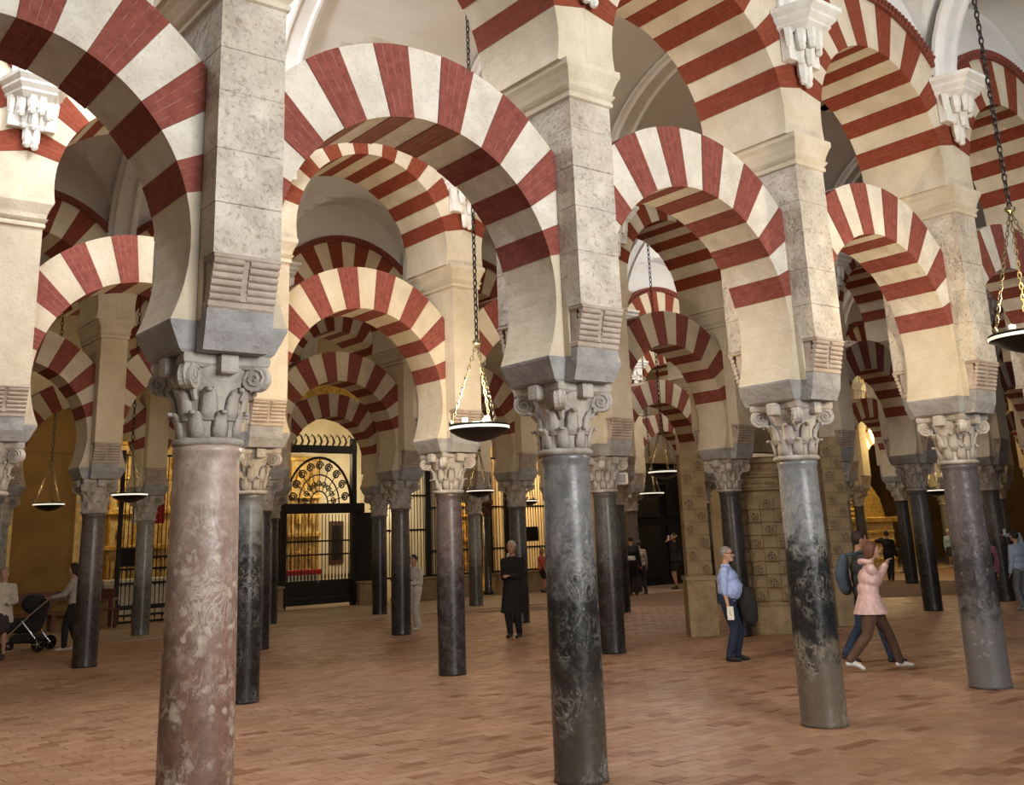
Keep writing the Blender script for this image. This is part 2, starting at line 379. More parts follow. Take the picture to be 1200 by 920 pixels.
# joined capital for the far columns
fc = MB()
def addm(mb, me, a=0): mb.add(rotz([tuple(v.co) for v in me.vertices], a), [tuple(p.vertices) for p in me.polygons])
for me in (cap_bell, cap_ast, cap_ab): addm(fc, me)
for q in range(8): addm(fc, leaf1, q * pi / 4); addm(fc, leaf2, q * pi / 4 + pi / 8)
for q in range(4): addm(fc, cap_fl, q * pi / 2); addm(fc, volute, q * pi / 2 + pi / 4)
FARCAP = fc.mesh('capital', 'capital_marble')
def column(i, j, kind, label, near=True, ang=0.0):
    x, y = cpos(i, j)
    t = empty('column', (x, y, 0), ang, label, 'column')
    obj('shaft', SHAFTS[kind], t)
    if near:
        obj('astragal', cap_ast, t); obj('bell', cap_bell, t); obj('abacus', cap_ab, t)
        for q in range(8): obj('leaf', leaf1, t, rot=(0, 0, q * pi / 4)); obj('leaf', leaf2, t, rot=(0, 0, q * pi / 4 + pi / 8))
        for q in range(4): obj('fleuron', cap_fl, t, rot=(0, 0, q * pi / 2)); obj('volute', volute, t, rot=(0, 0, q * pi / 2 + pi / 4))
    else: obj('capital', FARCAP, t)
    return t
# ------------------------------------------------------------------ pier meshes (above the capital)
def rect(hx, hy, z, yc=0): return [(-hx, yc - hy, z), (hx, yc - hy, z), (hx, yc + hy, z), (-hx, yc + hy, z)]
IZ = SH + .585
im = MB()
im.loft([rect(.31, .285, IZ), rect(.335, .30, IZ + .02), rect(.412, .333, IZ + .18), rect(.416, .334, IZ + .202)])
for sy in (-1, 1):
    im.loft([rect(.225, .10, IZ, sy * .32), rect(.235, .12, IZ + .12, sy * .35), rect(.235, .13, IZ + .265, sy * .36)] if sy < 0 else [rect(.225, .10, IZ, .32), rect(.235, .12, IZ + .12, .35), rect(.235, .13, IZ + .265, .36)])
IMPOST = im.mesh('impost', 'impost_grey')
CORE = MB().box(-.2395, .2395, -.40, .40, IZ + .2, 3.76).mesh('pier_core', 'smooth_plaster')
cb0 = MB().bevbox(-.235, .235, -.50, -.2, 3.40, 3.455, .012); cb0.bevbox(-.238, .238, -.585, -.25, 3.715, 3.75, .01)
# side cheeks following the profile
cb0.prism([(-.22, 3.44), (.22, 3.44), (.22, 3.72), (-.22, 3.72)], -.49, -.3)
CORBEL = cb0.mesh('corbel', 'corbel_stone')
ROLLS = []
for k in range(6):
    z = 3.475 + k * .046; y = -.492 - .060 * (k / 5) ** 1.2; mb = MB()
    ring = lambda x: [(x, y + .028 * cos(q * pi / 5), z + .024 * sin(q * pi / 5)) for q in range(10)]
    for x0, x1 in ((-.232, -.022), (.022, .232)):
        mb.loft([ring(x0), ring(x1)])
    ROLLS.append(mb.mesh('roll', 'corbel_stone', False))
ck = MB(); ck.loft([[(-.021, y, z), (.021, y, z), (.021, -.4, z), (-.021, -.4, z)] for y, z in ((-.512, 3.452), (-.518, 3.54), (-.54, 3.64), (-.565, 3.716))])
CHEEK = ck.mesh('centre_band', 'corbel_stone')
def blocks(zs, hx, hy, d, mat):
    out = []
    for a, b_ in zip(zs[:-1], zs[1:]):
        e = random.uniform(-d, d)
        out.append(MB().bevbox(-hx - e, hx + e, -hy - e, hy + e, a, b_ - .0015, .004).mesh('stone_block', mat))
    return out
PIERS = [blocks([3.75, 4.10, 4.48, 4.90, 5.22, 5.62], .240, .57, .004, 'pier_stone'), blocks([3.75, 4.22, 4.62, 4.98, 5.34, 5.62], .240, .57, .004, 'pier_stone')]
PIERF = blocks([3.75, 5.62], .238, .57, 0, 'smooth_plaster')
PIERW = blocks([3.75, 5.62], .238, .57, 0, 'warm_plaster')
co = MB()
co.loft([rect(.242, .575, 5.61), rect(.262, .595, 5.62), rect(.262, .595, 5.655), rect(.252, .585, 5.67), rect(.272, .605, 5.695), rect(.285, .618, 5.72), rect(.262, .60, 5.725), rect(.272, .61, 5.78), rect(.30, .64, 5.86), rect(.325, .655, 5.90), rect(.325, .655, 5.955)])
CORN = co.mesh('cornice', 'smooth_plaster')
# vault bracket on the front of each pier
def trap(w0, w1, y0, y1, z): return [(-w1, y1, z), (-w0, y0, z), (w0, y0, z), (w1, y1, z)]
bs = MB()
bs.loft([trap(.16, .26, -.84, -.578, 7.12), trap(.20, .31, -.92, -.578, 7.18), trap(.20, .31, -.92, -.578, 7.21), trap(.235, .35, -.98, -.578, 7.26), trap(.235, .35, -.98, -.578, 7.29), trap(.26, .39, -1.04, -.578, 7.34), trap(.26, .39, -1.04, -.578, 7.39)])
BR_SLAB = bs.mesh('bracket_slab', 'bracket_white')
BR_D = []
for x, y, r, z0, z1 in ((-.24, -.66, .05, 6.93, 7.16), (.24, -.66, .05, 6.93, 7.16), (-.15, -.76, .055, 6.90, 7.16), (.15, -.76, .055, 6.90, 7.16), (-.05, -.82, .055, 6.93, 7.16), (.06, -.82, .055, 6.93, 7.16),
                       (-.10, -.68, .06, 6.78, 7.1), (.10, -.68, .06, 6.78, 7.1), (0, -.74, .06, 6.76, 7.1), (-.04, -.655, .055, 6.56, 7.0), (.05, -.655, .055, 6.54, 7.0), (.17, -.645, .045, 6.86, 7.1), (-.17, -.645, .045, 6.86, 7.1)):
    mb = MB().lathe([(r * .5, z0), (r * .85, z0 + .03), (r * .75, z0 + .06), (r, z0 + .10), (r * 1.15, z1 - .03), (r * 1.3, z1)], 6); mb.v = [(a + x, b_ + y, c) for a, b_, c in mb.v]
    BR_D.append(mb.mesh('pendant', 'bracket_white'))
bb = MB().box(-.27, .27, -.68, -.578, 6.80, 7.14); BR_B = bb.mesh('bracket_back', 'bracket_white')
# pilaster between the upper arches above the cornice (front), carries the bracket
def pier(i, j, label, near, kind, back_br=True):
    x, y = cpos(i, j)
    t = empty('pier', (x, y, IZ + .001), 0, label, 'pier'); o_ = (0, 0, -IZ)
    obj('impost', IMPOST, t, o_); obj('pier_core', CORE, t, o_)
    for sgn, rz in ((1, 0), (-1, pi)):
        if rz and not near: pass
        c = obj('corbel', CORBEL, t, o_, (0, 0, rz))
        if near or not rz:
            if near:
                for r in ROLLS: obj('roll', r, c)
            else:
                obj('roll', ROLLJ, c)
            obj('centre_band', CHEEK, c)
    for b_ in {'n0': PIERS[0], 'n1': PIERS[1], 'f': PIERF, 'w': PIERW}[kind]: obj('stone_block', b_, t, o_)
    obj('cornice', CORN, t, o_)
    for rz in (0,):
        br = obj('vault_bracket', BR_B, t, o_, (0, 0, rz)); obj('bracket_slab', BR_SLAB, br)
        if near and rz == 0:
            for d in BR_D: obj('pendant', d, br)
        else: obj('pendant', BRJ, br)
    return t
rj = MB()
for r in ROLLS: rj.add([tuple(v.co) for v in r.vertices], [tuple(p.vertices) for p in r.polygons])
ROLLJ = rj.mesh('roll', 'corbel_stone')
bj = MB()
for r in BR_D: bj.add([tuple(v.co) for v in r.vertices], [tuple(p.vertices) for p in r.polygons])
BRJ = bj.mesh('pendant', 'bracket_white')
def arch(i, j, low, label, kind):
    x = (i + .5) * A + ROWX[j]
    t = empty('horseshoe_arch' if low else 'round_arch', (x, ROWY[j], 0), 0, label, 'arch')
    V = (LOWV if kind == 'n' else LOWF) if low else (UPV if kind == 'n' else UPF)
    for me, red in V: obj('voussoir', me, t)
    for h in (LOWH if low else UPH): obj('haunch', h, t)
    if not low: obj('hood_moulding', HOOD, t)
    return t
# ------------------------------------------------------------------ build arcades
NAMES = ['front row', 'second row', 'third row', 'back row']
ORD = ['first', 'second', 'third', 'fourth', 'fifth', 'sixth', 'seventh', 'eighth', 'ninth', 'tenth', 'eleventh', 'twelfth', 'thirteenth', 'fourteenth', 'fifteenth']
KIND = {(0, 0): 'pink', (1, 0): 'gb', (2, 0): 'vein', (3, 0): 'purple', (4, 0): 'dark', (5, 0): 'brown', (6, 0): 'dark', (-1, 0): 'brown',
        (-1, 1): 'dark', (0, 1): 'dark', (1, 1): 'e', (2, 1): 'f', (3, 1): 'dark', (4, 1): 'black', (5, 1): 'brown', (6, 1): 'dark', (7, 1): 'dark', (8, 1): 'pale',
        (1, 2): 'brown', (2, 2): 'black', (3, 2): 'brown', (4, 2): 'dark', (5, 2): 'dark', (2, 3): 'pale', (3, 3): 'black', (4, 3): 'dark', (5, 3): 'pale', (6, 3): 'black', (7, 3): 'brown'}
WORD = dict(pink='mottled pink-brown marble column', gb='blue-grey column with black lower half', vein='grey column turning black with pale veins', purple='speckled purple-grey column with pale foot',
            e='slim smooth column, grey above and black below', f='speckled purplish brown column', dark='dark grey stone column', brown='dark brown stone column', pale='pale grey column with a bright edge', black='black stone column')
def vis(i, j):   # rough x pixel of a column foot
    x, y = cpos(i, j); d = Vector((x, y, 1.5)) - M.translation
    return 591.5 + 1213.7 * d.dot(Rv) / d.dot(Fv) if d.dot(Fv) > .5 else -9999
for j in range(4):
    lo, hi = RNG[j]
    allc = list(range(lo, hi + 1)); shown = [i for i in allc if 0 <= vis(i, j) + 12 <= 1212]
    for i in allc:
        kd = KIND.get((i, j), ('dark', 'brown', 'pale', 'black')[(i * 5 + j * 3) % 4])
        if i in shown:
            n = shown.index(i); where = '%s from left in %s' % (ORD[n], NAMES[j])
            wp = '%s from left in %s' % (ORD[n], NAMES[j])
        else:
            side = 'left' if vis(i, j) < 600 else 'right'; m_ = (shown[0] - i) if side == 'left' else (i - shown[-1])
            where = '%s past %s edge, %s' % (ORD[m_ - 1], side, NAMES[j]); wp = '%s past %s edge, %s' % (ORD[m_ - 1], side, NAMES[j])
        near = (j == 0 and 0 <= i <= 3) or (j == 1 and 0 <= i <= 6)
        column(i, j, kd, '%s, %s' % (WORD[kd], where), near, ang=0)
        pk = ('n%d' % (i % 2)) if j == 0 else ('f' if (j == 1 and i < 9) else 'w')
        pier(i, j, 'pitted stone pier above column, ' + wp if j == 0 else 'plastered pier above column, ' + wp, near, pk)
    for i in allc[:-1]:
        va, vb_ = i in shown, i + 1 in shown
        if va and vb_: w = 'between %s and %s columns, %s' % (ORD[shown.index(i)], ORD[shown.index(i + 1)], NAMES[j])
        elif vb_: w = 'left of %s column, %s' % (ORD[shown.index(i + 1)], NAMES[j])
        elif va: w = 'right of %s column, %s' % (ORD[shown.index(i)], NAMES[j])
        else:
            side = 'left' if vis(i, j) < 600 else 'right'; m_ = (shown[0] - i) if side == 'left' else (i - shown[-1]); w = '%s bay past %s edge, %s' % (ORD[m_ - 1], side, NAMES[j])
        k = 'n' if j <= 1 else 'f'
        arch(i, j, True, 'lower red-and-white horseshoe arch ' + w, 'n' if j == 0 else 'f')
        arch(i, j, False, 'upper red-and-white round arch ' + w, k)
        s_ = struct(obj('wall_spandrel', SPAN, None, ((i + .5) * A + ROWX[j], ROWY[j], 0)))
# ------------------------------------------------------------------ vaults: groined bays with a skylight well
def vault(x0, x1, xoff, y0, y1, name, bays, sky=()):
    mb = MB(); W2 = (y1 - y0) / 2; yc = (y0 + y1) / 2; nx, ny = 34, 40; H, h = 2.35, 1.62
    for bi in bays:
        xc = (bi + .5) * A + xoff; hole = any(abs(xc - s[0]) < 1.5 and abs(yc - s[1]) < 2 for s in sky)
        P = [[None] * (ny + 1) for _ in range(nx + 1)]
        for a in range(nx + 1):
            for b_ in range(ny + 1):
                u = -1 + 2 * a / nx; v = -1 + 2 * b_ / ny
                # uneven sampling near walls
                v2 = sin(v * pi / 2); u2 = sin(u * pi / 2)
                z = 7.38 + max(H * sqrt(max(0, 1 - v2 * v2)), h * sqrt(max(0, 1 - (u2 * 1.6 / 1.62) ** 2)))
                P[a][b_] = (xc + u2 * 1.6, yc + v2 * W2, z)
        k = len(mb.v)
        for a in range(nx + 1): mb.v += P[a]
        for a in range(nx):
            for b_ in range(ny):
                p = P[a][b_]; q = P[a + 1][b_ + 1]; cx, cy = (p[0] + q[0]) / 2 - xc, (p[1] + q[1]) / 2 - yc
                if hole and abs(cx) < .62 and abs(cy) < .62: continue
                i0 = k + a * (ny + 1) + b_
                mb.f.append((i0, i0 + 1, i0 + ny + 2, i0 + ny + 1))
        if hole:
            for (ax, bx, ay, by) in ((-.8, -.62, -.8, .8), (.62, .8, -.8, .8), (-.8, .8, -.8, -.62), (-.8, .8, .62, .8)): mb.box(xc + ax, xc + bx, yc + ay, yc + by, 9.62, 10.3)
    return struct(mb.build(name, 'vault_white', smooth=False))
SK = [(s[0], s[1]) for s in SKY]
BAND = MB()
def rib(x, y0, y1):
    # transverse arch: a band with two rounded mouldings, spanning the nave from bracket to bracket
    mb = MB(); W2 = (y1 - y0) / 2; yc = (y0 + y1) / 2
    prof = [(-.26, 0), (-.26, -.05), (-.20, -.07), (-.17, -.12), (-.13, -.12), (-.11, -.07), (.11, -.07), (.13, -.12), (.17, -.12), (.20, -.07), (.26, -.05), (.26, 0)]
    rings = []
    for k in range(25):
        t = pi * k / 24; cy, cz = -cos(t), sin(t)
        rings.append([(x + px, yc + cy * (W2 - .0 + pz * 1.0), 7.36 + cz * (2.36 + pz)) for px, pz in prof])
    return mb.loft(rings, True)
NAVES = [(-6.33, 0, -1), (0, 6.33, 0), (6.33, 12.64, 1), (12.64, 18.35, 2), (18.35, 23.2, 3)]
for (ya, yb, q) in NAVES:
    jj = max(0, min(3, q + 1)); lo, hi = (0, 6) if q == -1 else (-1, 14)
    bays = range(lo - (1 if q > -1 else 0), hi)
    vault(0, 0, ROWX[min(jj, 3)], ya + .38, yb - (.38 if q < 3 else 0), 'ceiling', bays, SK)
    for i in range(lo, hi + 1):
        struct(rib(i * A + ROWX[min(jj, 3)], ya + .55, yb - .55).build('trim_vault_rib', 'vault_white'))
# ------------------------------------------------------------------ floor
struct(MB().box(-16, 60, -16, 30, -.12, -.018).build('floor', 'grout'))
FL = [o for o in COL.objects if o.name == 'floor'][0]
bw, bh, gp = .28, .145, .003
cells = []
def bseed(x, y): return random.random()
Ri, Fi = Rv, Fv
for r in range(int((17.2 + 5.2) / bh)):
    y = -5.2 + r * bh
    for c in range(int(34 / bw)):
        x = -4 + c * bw + (bw / 2 if r % 2 else 0)
        d = Vector((x + bw / 2, y + bh / 2, 0)) - M.translation; dep = d.dot(Fv)
        if dep < 3: continue
        px = 591.5 + 1213.7 * d.dot(Rv) / dep; py = 304.2 - 1213.7 * d.dot(Uv) / dep
        if -60 < px < 1260 and py < 990 and dep < 19 + 8: cells.append((dep, x, y, px, py))
cells.sort()
near = [c for c in cells if c[4] < 925 and -5 < c[3] < 1205][:298]; ns = set((c[1], c[2]) for c in near)
def brickv(x, y, e): return [(x + gp, y + gp, -.03), (x + bw - gp, y + gp, -.03), (x + bw - gp, y + bh - gp, -.03), (x + gp, y + bh - gp, -.03),
                             (x + gp, y + gp, e), (x + bw - gp, y + gp, e), (x + bw - gp, y + bh - gp, e), (x + gp, y + bh - gp, e)]
BF = [(4, 5, 6, 7), (0, 1, 5, 4), (1, 2, 6, 5), (2, 3, 7, 6), (3, 0, 4, 7)]
def tinted(me, tints):
    a = me.attributes.new('tint', 'FLOAT', 'FACE'); a.data.foreach_set('value', tints)
TB = []
for q in range(10):
    me = mesh('brick', [(v[0], v[1], v[2]) for v in brickv(0, 0, 0)], BF, 'floor_brick'); tinted(me, [min(1, max(0, (q + .5) / 10))] * 5); TB.append(me)
def tint():
    t = random.random(); return random.uniform(0, .1) if t < .08 else (random.uniform(.2, .9) if t < .93 else random.uniform(.9, 1))
for c in near: obj('brick', TB[min(9, int(tint() * 10))], FL, (c[1], c[2], random.uniform(-.004, 0)))
V, F_, T_ = [], [], []
for dep, x, y, px, py in cells:
    if (x, y) in ns: continue
    k = len(V); V += brickv(x, y, random.uniform(-.005, 0)); F_ += [tuple(a + k for a in f) for f in BF]; T_ += [tint()] * 5
me = mesh('brick_paving', V, F_, 'floor_brick'); tinted(me, T_); o = obj('brick_paving', me, FL); o['kind'] = 'stuff'
# far paving, bricks too small to tell apart
def farfloor(x0, x1, y0, y1, z=-.003):
    me = MB().box(x0, x1, y0, y1, -.017, z).mesh('far_paving', None); me.materials.append(MATS['floor_far']); obj('far_paving', me, FL)
m, nt, b = nodes('floor_far', .5, 0, .45)
br = N(nt, 'ShaderNodeTexBrick'); tc = N(nt, 'ShaderNodeTexCoord'); nt.links.new(tc.outputs['Object'], br.inputs['Vector'])
br.inputs['Scale'].default_value = 1; br.inputs['Brick Width'].default_value = bw; br.inputs['Row Height'].default_value = bh; br.inputs['Mortar Size'].default_value = .006
br.inputs['Color1'].default_value = (.24, .115, .062, 1); br.inputs['Color2'].default_value = (.33, .175, .105, 1); br.inputs['Mortar'].default_value = (.2, .12, .08, 1)
nt.links.new(br.outputs[0], b.inputs['Base Color'])
farfloor(-16, 60, 16.75, 17.25, -.016)
farfloor(30, 60, -16, 17.2, -.006); farfloor(19.5, 30, -16, -5.2, -.006)
struct(MB().box(-16, 60, 17.15, 30, -.017, .012).build('floor', 'light_paving'))
# ------------------------------------------------------------------ back walls, chapels, grilles
YB = 22.9
def wall(x0, x1, y0, y1, z0, z1, mat, name='wall_back'): return struct(MB().box(x0, x1, y0, y1, z0, z1).build(name, mat))
wall(-8, 5.95, YB, YB + .5, 0, 6, 'ochre_wall')
wall(6.9, 6.95, YB, YB + .1, 0, .02, 'ochre_wall')
wall(-8, 23.2, YB - .03, YB + .4, 5.75, 10.5, 'warm_plaster')
wall(10.9, 15.5, YB - .09, YB - .03, 6.1, 7.6, 'gilding', 'wall_carved_band')
wall(-8, 60, 27.6, 28, 0, 8, 'chapel_wall', 'wall_chapel')
for x in (10.3, 17.2, 22.9): wall(x, x + .35, YB + .3, 27.6, 0, 7.0, 'chapel_wall', 'wall_chapel_side')
struct(MB().box(5.9, 24, YB, 28, 7.0, 7.2).build('ceiling', 'warm_plaster'))
# right part: wall standing forward, with a dark doorway
wall(28.1, 33.2, 20.3, 20.8, 0, 9.8, 'warm_plaster', 'wall_right_back'); wall(23.0, 23.5, 20.3, 27.6, 0, 9.8, 'warm_plaster', 'wall_right_back')
wall(23.5, 28.1, 20.3, 20.8, 4.3, 9.8, 'warm_plaster', 'wall_right_back')
wall(33.2, 60, 24, 24.5, 0, 9.8, 'ochre_wall', 'wall_right_back')
wall(52, 52.5, -8, 24, 0, 9.8, 'ochre_wall', 'wall_right')
wall(-9, -8.5, -3, 28, 0, 9.8, 'warm_plaster', 'wall_left')
# dark double door in the doorway
d = struct(MB().box(23.5, 28.1, 20.62, 20.7, 0, 4.3).build('door_1', 'black_void'))
for x0 in (23.55, 25.85):
    for z0, z1 in ((.25, 2.1), (2.35, 4.1)): MB().bevbox(x0 + .15, x0 + 2.05, 20.55, 20.63, z0, z1, .03).build('door_panel', 'black_iron', d)
MB().box(23.5, 28.1, 20.5, 20.6, 3.55, 3.62).build('door_rail', 'black_iron', d)
def grille(name, x0, x1, y, z0, z1, label, step=.115, rails=(1.45, 2.5), cat='grille', mid=None):
    t = empty(name, ((x0 + x1) / 2, y, z0), 0, label, cat); ox, oz = (x0 + x1) / 2, z0
    mb = MB(); n = int((x1 - x0) / step)
    for k in range(1, n):
        x = x0 + (x1 - x0) * k / n - ox; mb.lathe([(.014, 0), (.014, z1 - z0)], 5, x, 0)
        for zz in rails: mb.lathe([(.014, zz - .09), (.03, zz - .05), (.014, zz - .01)], 5, x, 0)
    o = mb.build('bars', 'black_iron', t); o['kind'] = 'stuff'
    for zz in (0.03,) + tuple(rails) + (z1 - z0 - .03,): MB().box(x0 - ox, x1 - ox, -.03, .03, zz - .03, zz + .03).build('rail', 'black_iron', t)
    for x in (x0, x1): MB().box(x - ox - .05, x - ox + .05, -.05, .05, 0, z1 - z0 + .1).build('post', 'black_iron', t)
    return t
# stone plinths of the chapel screen
for n, (x0, x1, w) in enumerate(((10.75, 11.62, 'left of the tall gate'), (14.2, 15.1, 'right of the tall gate'), (15.7, 18.9, 'under the middle grille'), (19.62, 21.8, 'under the right grille'), (5.95, 6.75, 'at the left chapel'))):
    t = empty('plinth', ((x0 + x1) / 2, YB - .1, .012), 0, 'ochre stone plinth %s of the chapel screen' % w, 'plinth'); h = (x1 - x0) / 2
    MB().bevbox(-h, h, -.28, .28, .0, .62, .01).build('plinth_body', 'carved_stone', t); MB().bevbox(-h - .04, h + .04, -.32, .32, .62, .70, .015).build('plinth_cap', 'carved_stone', t)
    MB().bevbox(-h - .03, h + .03, -.31, .31, 0, .08, .01).build('plinth_foot', 'carved_stone', t)
t = empty('slim_column', (19.33, YB - .15, .012), 0, 'slim black column standing in the chapel screen between two grilles', 'column')
MB().lathe([(.19, 0), (.19, .1), (.13, .16), (.12, 2.6)], 14).build('shaft', 'marble_black', t, smooth=True); MB().lathe([(.12, 2.6), (.15, 2.63), (.12, 2.66), (.16, 2.85), (.26, 3.02), (.26, 3.1)], 12).build('capital', 'dark_wood', t)
# tall gate
gx0, gx1 = 11.72, 14.12; gy = YB - .1; gc = (gx0 + gx1) / 2
g = empty('gate', (gc, gy, .012), 0, 'tall black iron double gate with scrollwork lunette above its bars', 'gate'); hw = (gx1 - gx0) / 2
for sgn in (-1, 1):
    leafo = MB().box(sgn * .02 if sgn > 0 else -hw + .06, hw - .06 if sgn > 0 else -.02, -.02, .02, .72, .80).build('gate_leaf', 'black_iron', g)
    mb = MB()
    for k in range(1, 10):
        x = sgn * (hw - .04) * k / 10; mb.lathe([(.014, .1), (.014, 2.75)], 5, x, 0)
        mb.lathe([(.014, .75), (.03, .9), (.014, 1.0)], 5, x, 0)
    o = mb.build('bars', 'black_iron', leafo); o['kind'] = 'stuff'
    MB().box(min(0, sgn * hw), max(0, sgn * hw), -.015, .015, .10, .72).build('lower_panel', 'black_iron', leafo)
    for z in (.15, .42, 1.55, 1.95): MB().box(min(0, sgn * hw), max(0, sgn * hw), -.025, .025, z - .025, z + .025).build('rail', 'black_iron', leafo)
    mb = MB()
    for k in range(8):
        x = sgn * (.12 + k * .135); mb.sphere((x, -.03, .30), .025, 8, 5); mb.sphere((x, -.03, .56), .02, 8, 5)
    mb.build('stud', 'brass', leafo)
MB().bevbox(-hw - .35, hw + .35, -.12, .12, 2.78, 3.08, .02).build('lintel', 'black_iron', g)
for s in (-1, 1):
    MB().bevbox(s * hw - .08, s * hw + .08, -.09, .09, 0, 5.1, .01).build('gate_post', 'black_iron', g)
    MB().bevbox(s * (hw + .42) - .30, s * (hw + .42) + .30, -.06, .06, .7, 2.78, .01).build('side_panel', 'black_iron', g)
lun = MB(); 
for R in (1.12, .70, .30): lun.tube([(R * cos(pi * k / 20), 0, 3.08 + R * 1.25 * sin(pi * k / 20)) for k in range(21)], .04 if R > 1 else .022, 6)
for k in range(9):
    a = pi * (k + .5) / 9; c0 = Vector((.92 * cos(a), 0, 3.08 + 1.15 * sin(a)))
    lun.tube([c0 + Vector((.14 * (1 - q / 26) * cos(q * .55), 0, .14 * (1 - q / 26) * sin(q * .55))) for q in range(22)], .025, 5)
    c0 = Vector((.5 * cos(a), 0, 3.08 + .62 * sin(a)))
    lun.tube([c0 + Vector((.10 * (1 - q / 22) * cos(-q * .55), 0, .10 * (1 - q / 22) * sin(-q * .55))) for q in range(18)], .021, 5)
    lun.tube([(.3 * cos(a), 0, 3.08 + .37 * sin(a)), (1.12 * cos(a), 0, 3.08 + 1.4 * sin(a))], .014, 5)
lun.build('lunette_scrollwork', 'black_iron', g)
MB().bevbox(-hw - .1, hw + .1, -.08, .08, 4.62, 4.86, .02).build('top_rail', 'black_iron', g)
cr = MB()
for k in range(11):
    x = -1.1 + .22 * k; cr.tube([(x, 0, 4.84), (x + .07, 0, 4.98), (x + .02, 0, 5.12), (x - .06, 0, 5.2), (x - .1, 0, 5.1)], [.035, .04, .03, .025, .01], 5)
cr.build('cresting', 'brass', g)
grille('grille', 6.85, 10.35, YB - .1, .40, 4.5, 'black iron grille before the golden chapel at left', rails=(.62, 1.0, 1.3))
grille('grille', 15.1, 16.9, YB - .1, .71, 4.6, 'black iron grille right of the tall gate, bars over gilded carving', rails=(1.5, 2.6))
grille('grille', 17.0, 19.1, YB - .1, .71, 4.6, 'black iron grille behind the white-clothed visitor, cream light between bars', rails=(.8, 2.2))
grille('grille', 19.55, 20.2, YB - .1, .71, 4.6, 'black iron grille behind the dark-clothed visitor', rails=(.8, 2.2))
grille('grille', 20.3, 22.9, YB - .1, .71, 4.6, 'black iron grille beside the dark doorway with orange light behind', rails=(.8, 2.2))
grille('grille', 6.8, 10.3, YB - .35, .012, .42, 'low black iron barrier at the foot of the left chapel', rails=(.2,), step=.2)
# chapel contents
def altar(x, y, w, label, cloth):
    t = empty('altar', (x, y, 0), 0, label, 'altar')
    MB().bevbox(-w / 2, w / 2, -.35, .35, 0, .92, .01).build('altar_front', 'white_cloth', t); MB().bevbox(-w / 2 - .05, w / 2 + .05, -.4, .4, .92, 1.08, .02).build('altar_cloth', cloth, t)
    for k in range(5):
        cx = -w / 2 + w * (k + .5) / 5; c = MB().lathe([(.06, 1.08), (.02, 1.12), (.025, 1.35), (.045, 1.38), (.018, 1.40), (.018, 1.62)], 8, cx, .1).build('candlestick', 'brass', t)
def retable(x, y, w, h, label, tiers=3, cols=4, mat='gilding'):
    t = empty('altarpiece', (x, y, 0), 0, label, 'altarpiece')
    MB().box(-w / 2, w / 2, .05, .25, 0, h).build('back_panel', 'gilt_cream', t)
    for q in range(tiers + 1):
        z = .9 + (h - .9) * q / tiers; MB().bevbox(-w / 2 - .08, w / 2 + .08, -.22, .15, z - .07, z + .07, .02).build('ledge', mat, t)
    for q in range(tiers):
        z0 = .97 + (h - .9) * q / tiers; z1 = .83 + (h - .9) * (q + 1) / tiers
        for c in range(cols + 1):
            cx = -w / 2 + w * c / cols
            MB().lathe([(.07, z0), (.05, z0 + .05), (.055, (z0 + z1) / 2), (.045, z1 - .1), (.08, z1)], 8, cx, -.08).build('little_column', mat, t)
        for c in range(cols):
            cx = -w / 2 + w * (c + .5) / cols; zc = (z0 + z1) / 2
            mb = MB().lathe([(.11, zc - .28), (.12, zc - .1), (.09, zc + .08), (.05, zc + .13), (.065, zc + .2), (.04, zc + .27)], 8, cx, -.05); mb.build('carved_figure', mat, t)
    return t
retable(8.6, 26.9, 3.2, 5.2, 'gilded altarpiece glowing behind the left grille', 4, 4)
altar(8.6, 25.6, 2.6, 'altar table seen through the left grille', 'white_cloth')
retable(14.3, 27.0, 1.5, 4.8, 'dark and gilded altarpiece behind the tall gate', 3, 3)
altar(13.3, 25.4, 1.7, 'altar with red cloth and candlesticks behind the gate', 'red_cloth')
fr = empty('picture_frame', (16.15, 27.6, 1.9), 0, 'brown framed dark picture on the cream chapel wall', 'picture')
MB().bevbox(-.28, .28, -.06, 0, -.75, .75, .02).build('frame', 'dark_wood', fr); MB().box(-.17, .17, -.075, -.06, -.6, .6).build('canvas', 'black_void', fr)
retable(18.9, 26.8, 1.9, 5.0, 'gilded altarpiece behind the middle grille', 5, 3)
retable(21.7, 26.8, 1.5, 4.6, 'gilded altarpiece behind the right grille', 4, 3)
for k, (x, c) in enumerate(((9.4, 'white_cloth'), (9.75, 'white_cloth'), (10.05, 'red_cloth'))):
    o = MB().bevbox(-.13, .13, -.02, .02, 0, 1.7, .01).build('banner', c, None, (x - 2.1, YB - .06, 2.6)); o['label'] = ['long white banner hung in the left chapel', 'second white banner beside the red one', 'long red banner in the left chapel'][k]; o['category'] = 'banner'
# dark notice boards hung on the screen
for x, z, w in ((7.35, 1.72, 'left'), (21.2, 1.95, 'right')):
    t = empty('notice_board', (x, YB - .135, z), 0, 'small black notice board on the %s chapel grille' % w, 'sign'); MB().bevbox(-.42, .42, -.02, .02, -.22, .22, .01).build('board', 'black_void', t); MB().bevbox(-.45, .45, -.01, .03, -.25, .25, .01).build('board_frame', 'black_iron', t)
# golden panel and ochre portal at left wall
t = empty('wall_panel', (4.9, YB - .06, 0.3), 0, 'ochre panelled niche on the back wall at far left', 'panel')
MB().bevbox(-1.0, .9, -.05, .05, 0, 4.2, .02).build('panel_field', 'ochre_wall', t)
for x in (-.95, .85): MB().bevbox(x - .12, x + .12, -.14, .05, 0, 4.3, .02).build('panel_stile', 'gilt_cream', t)
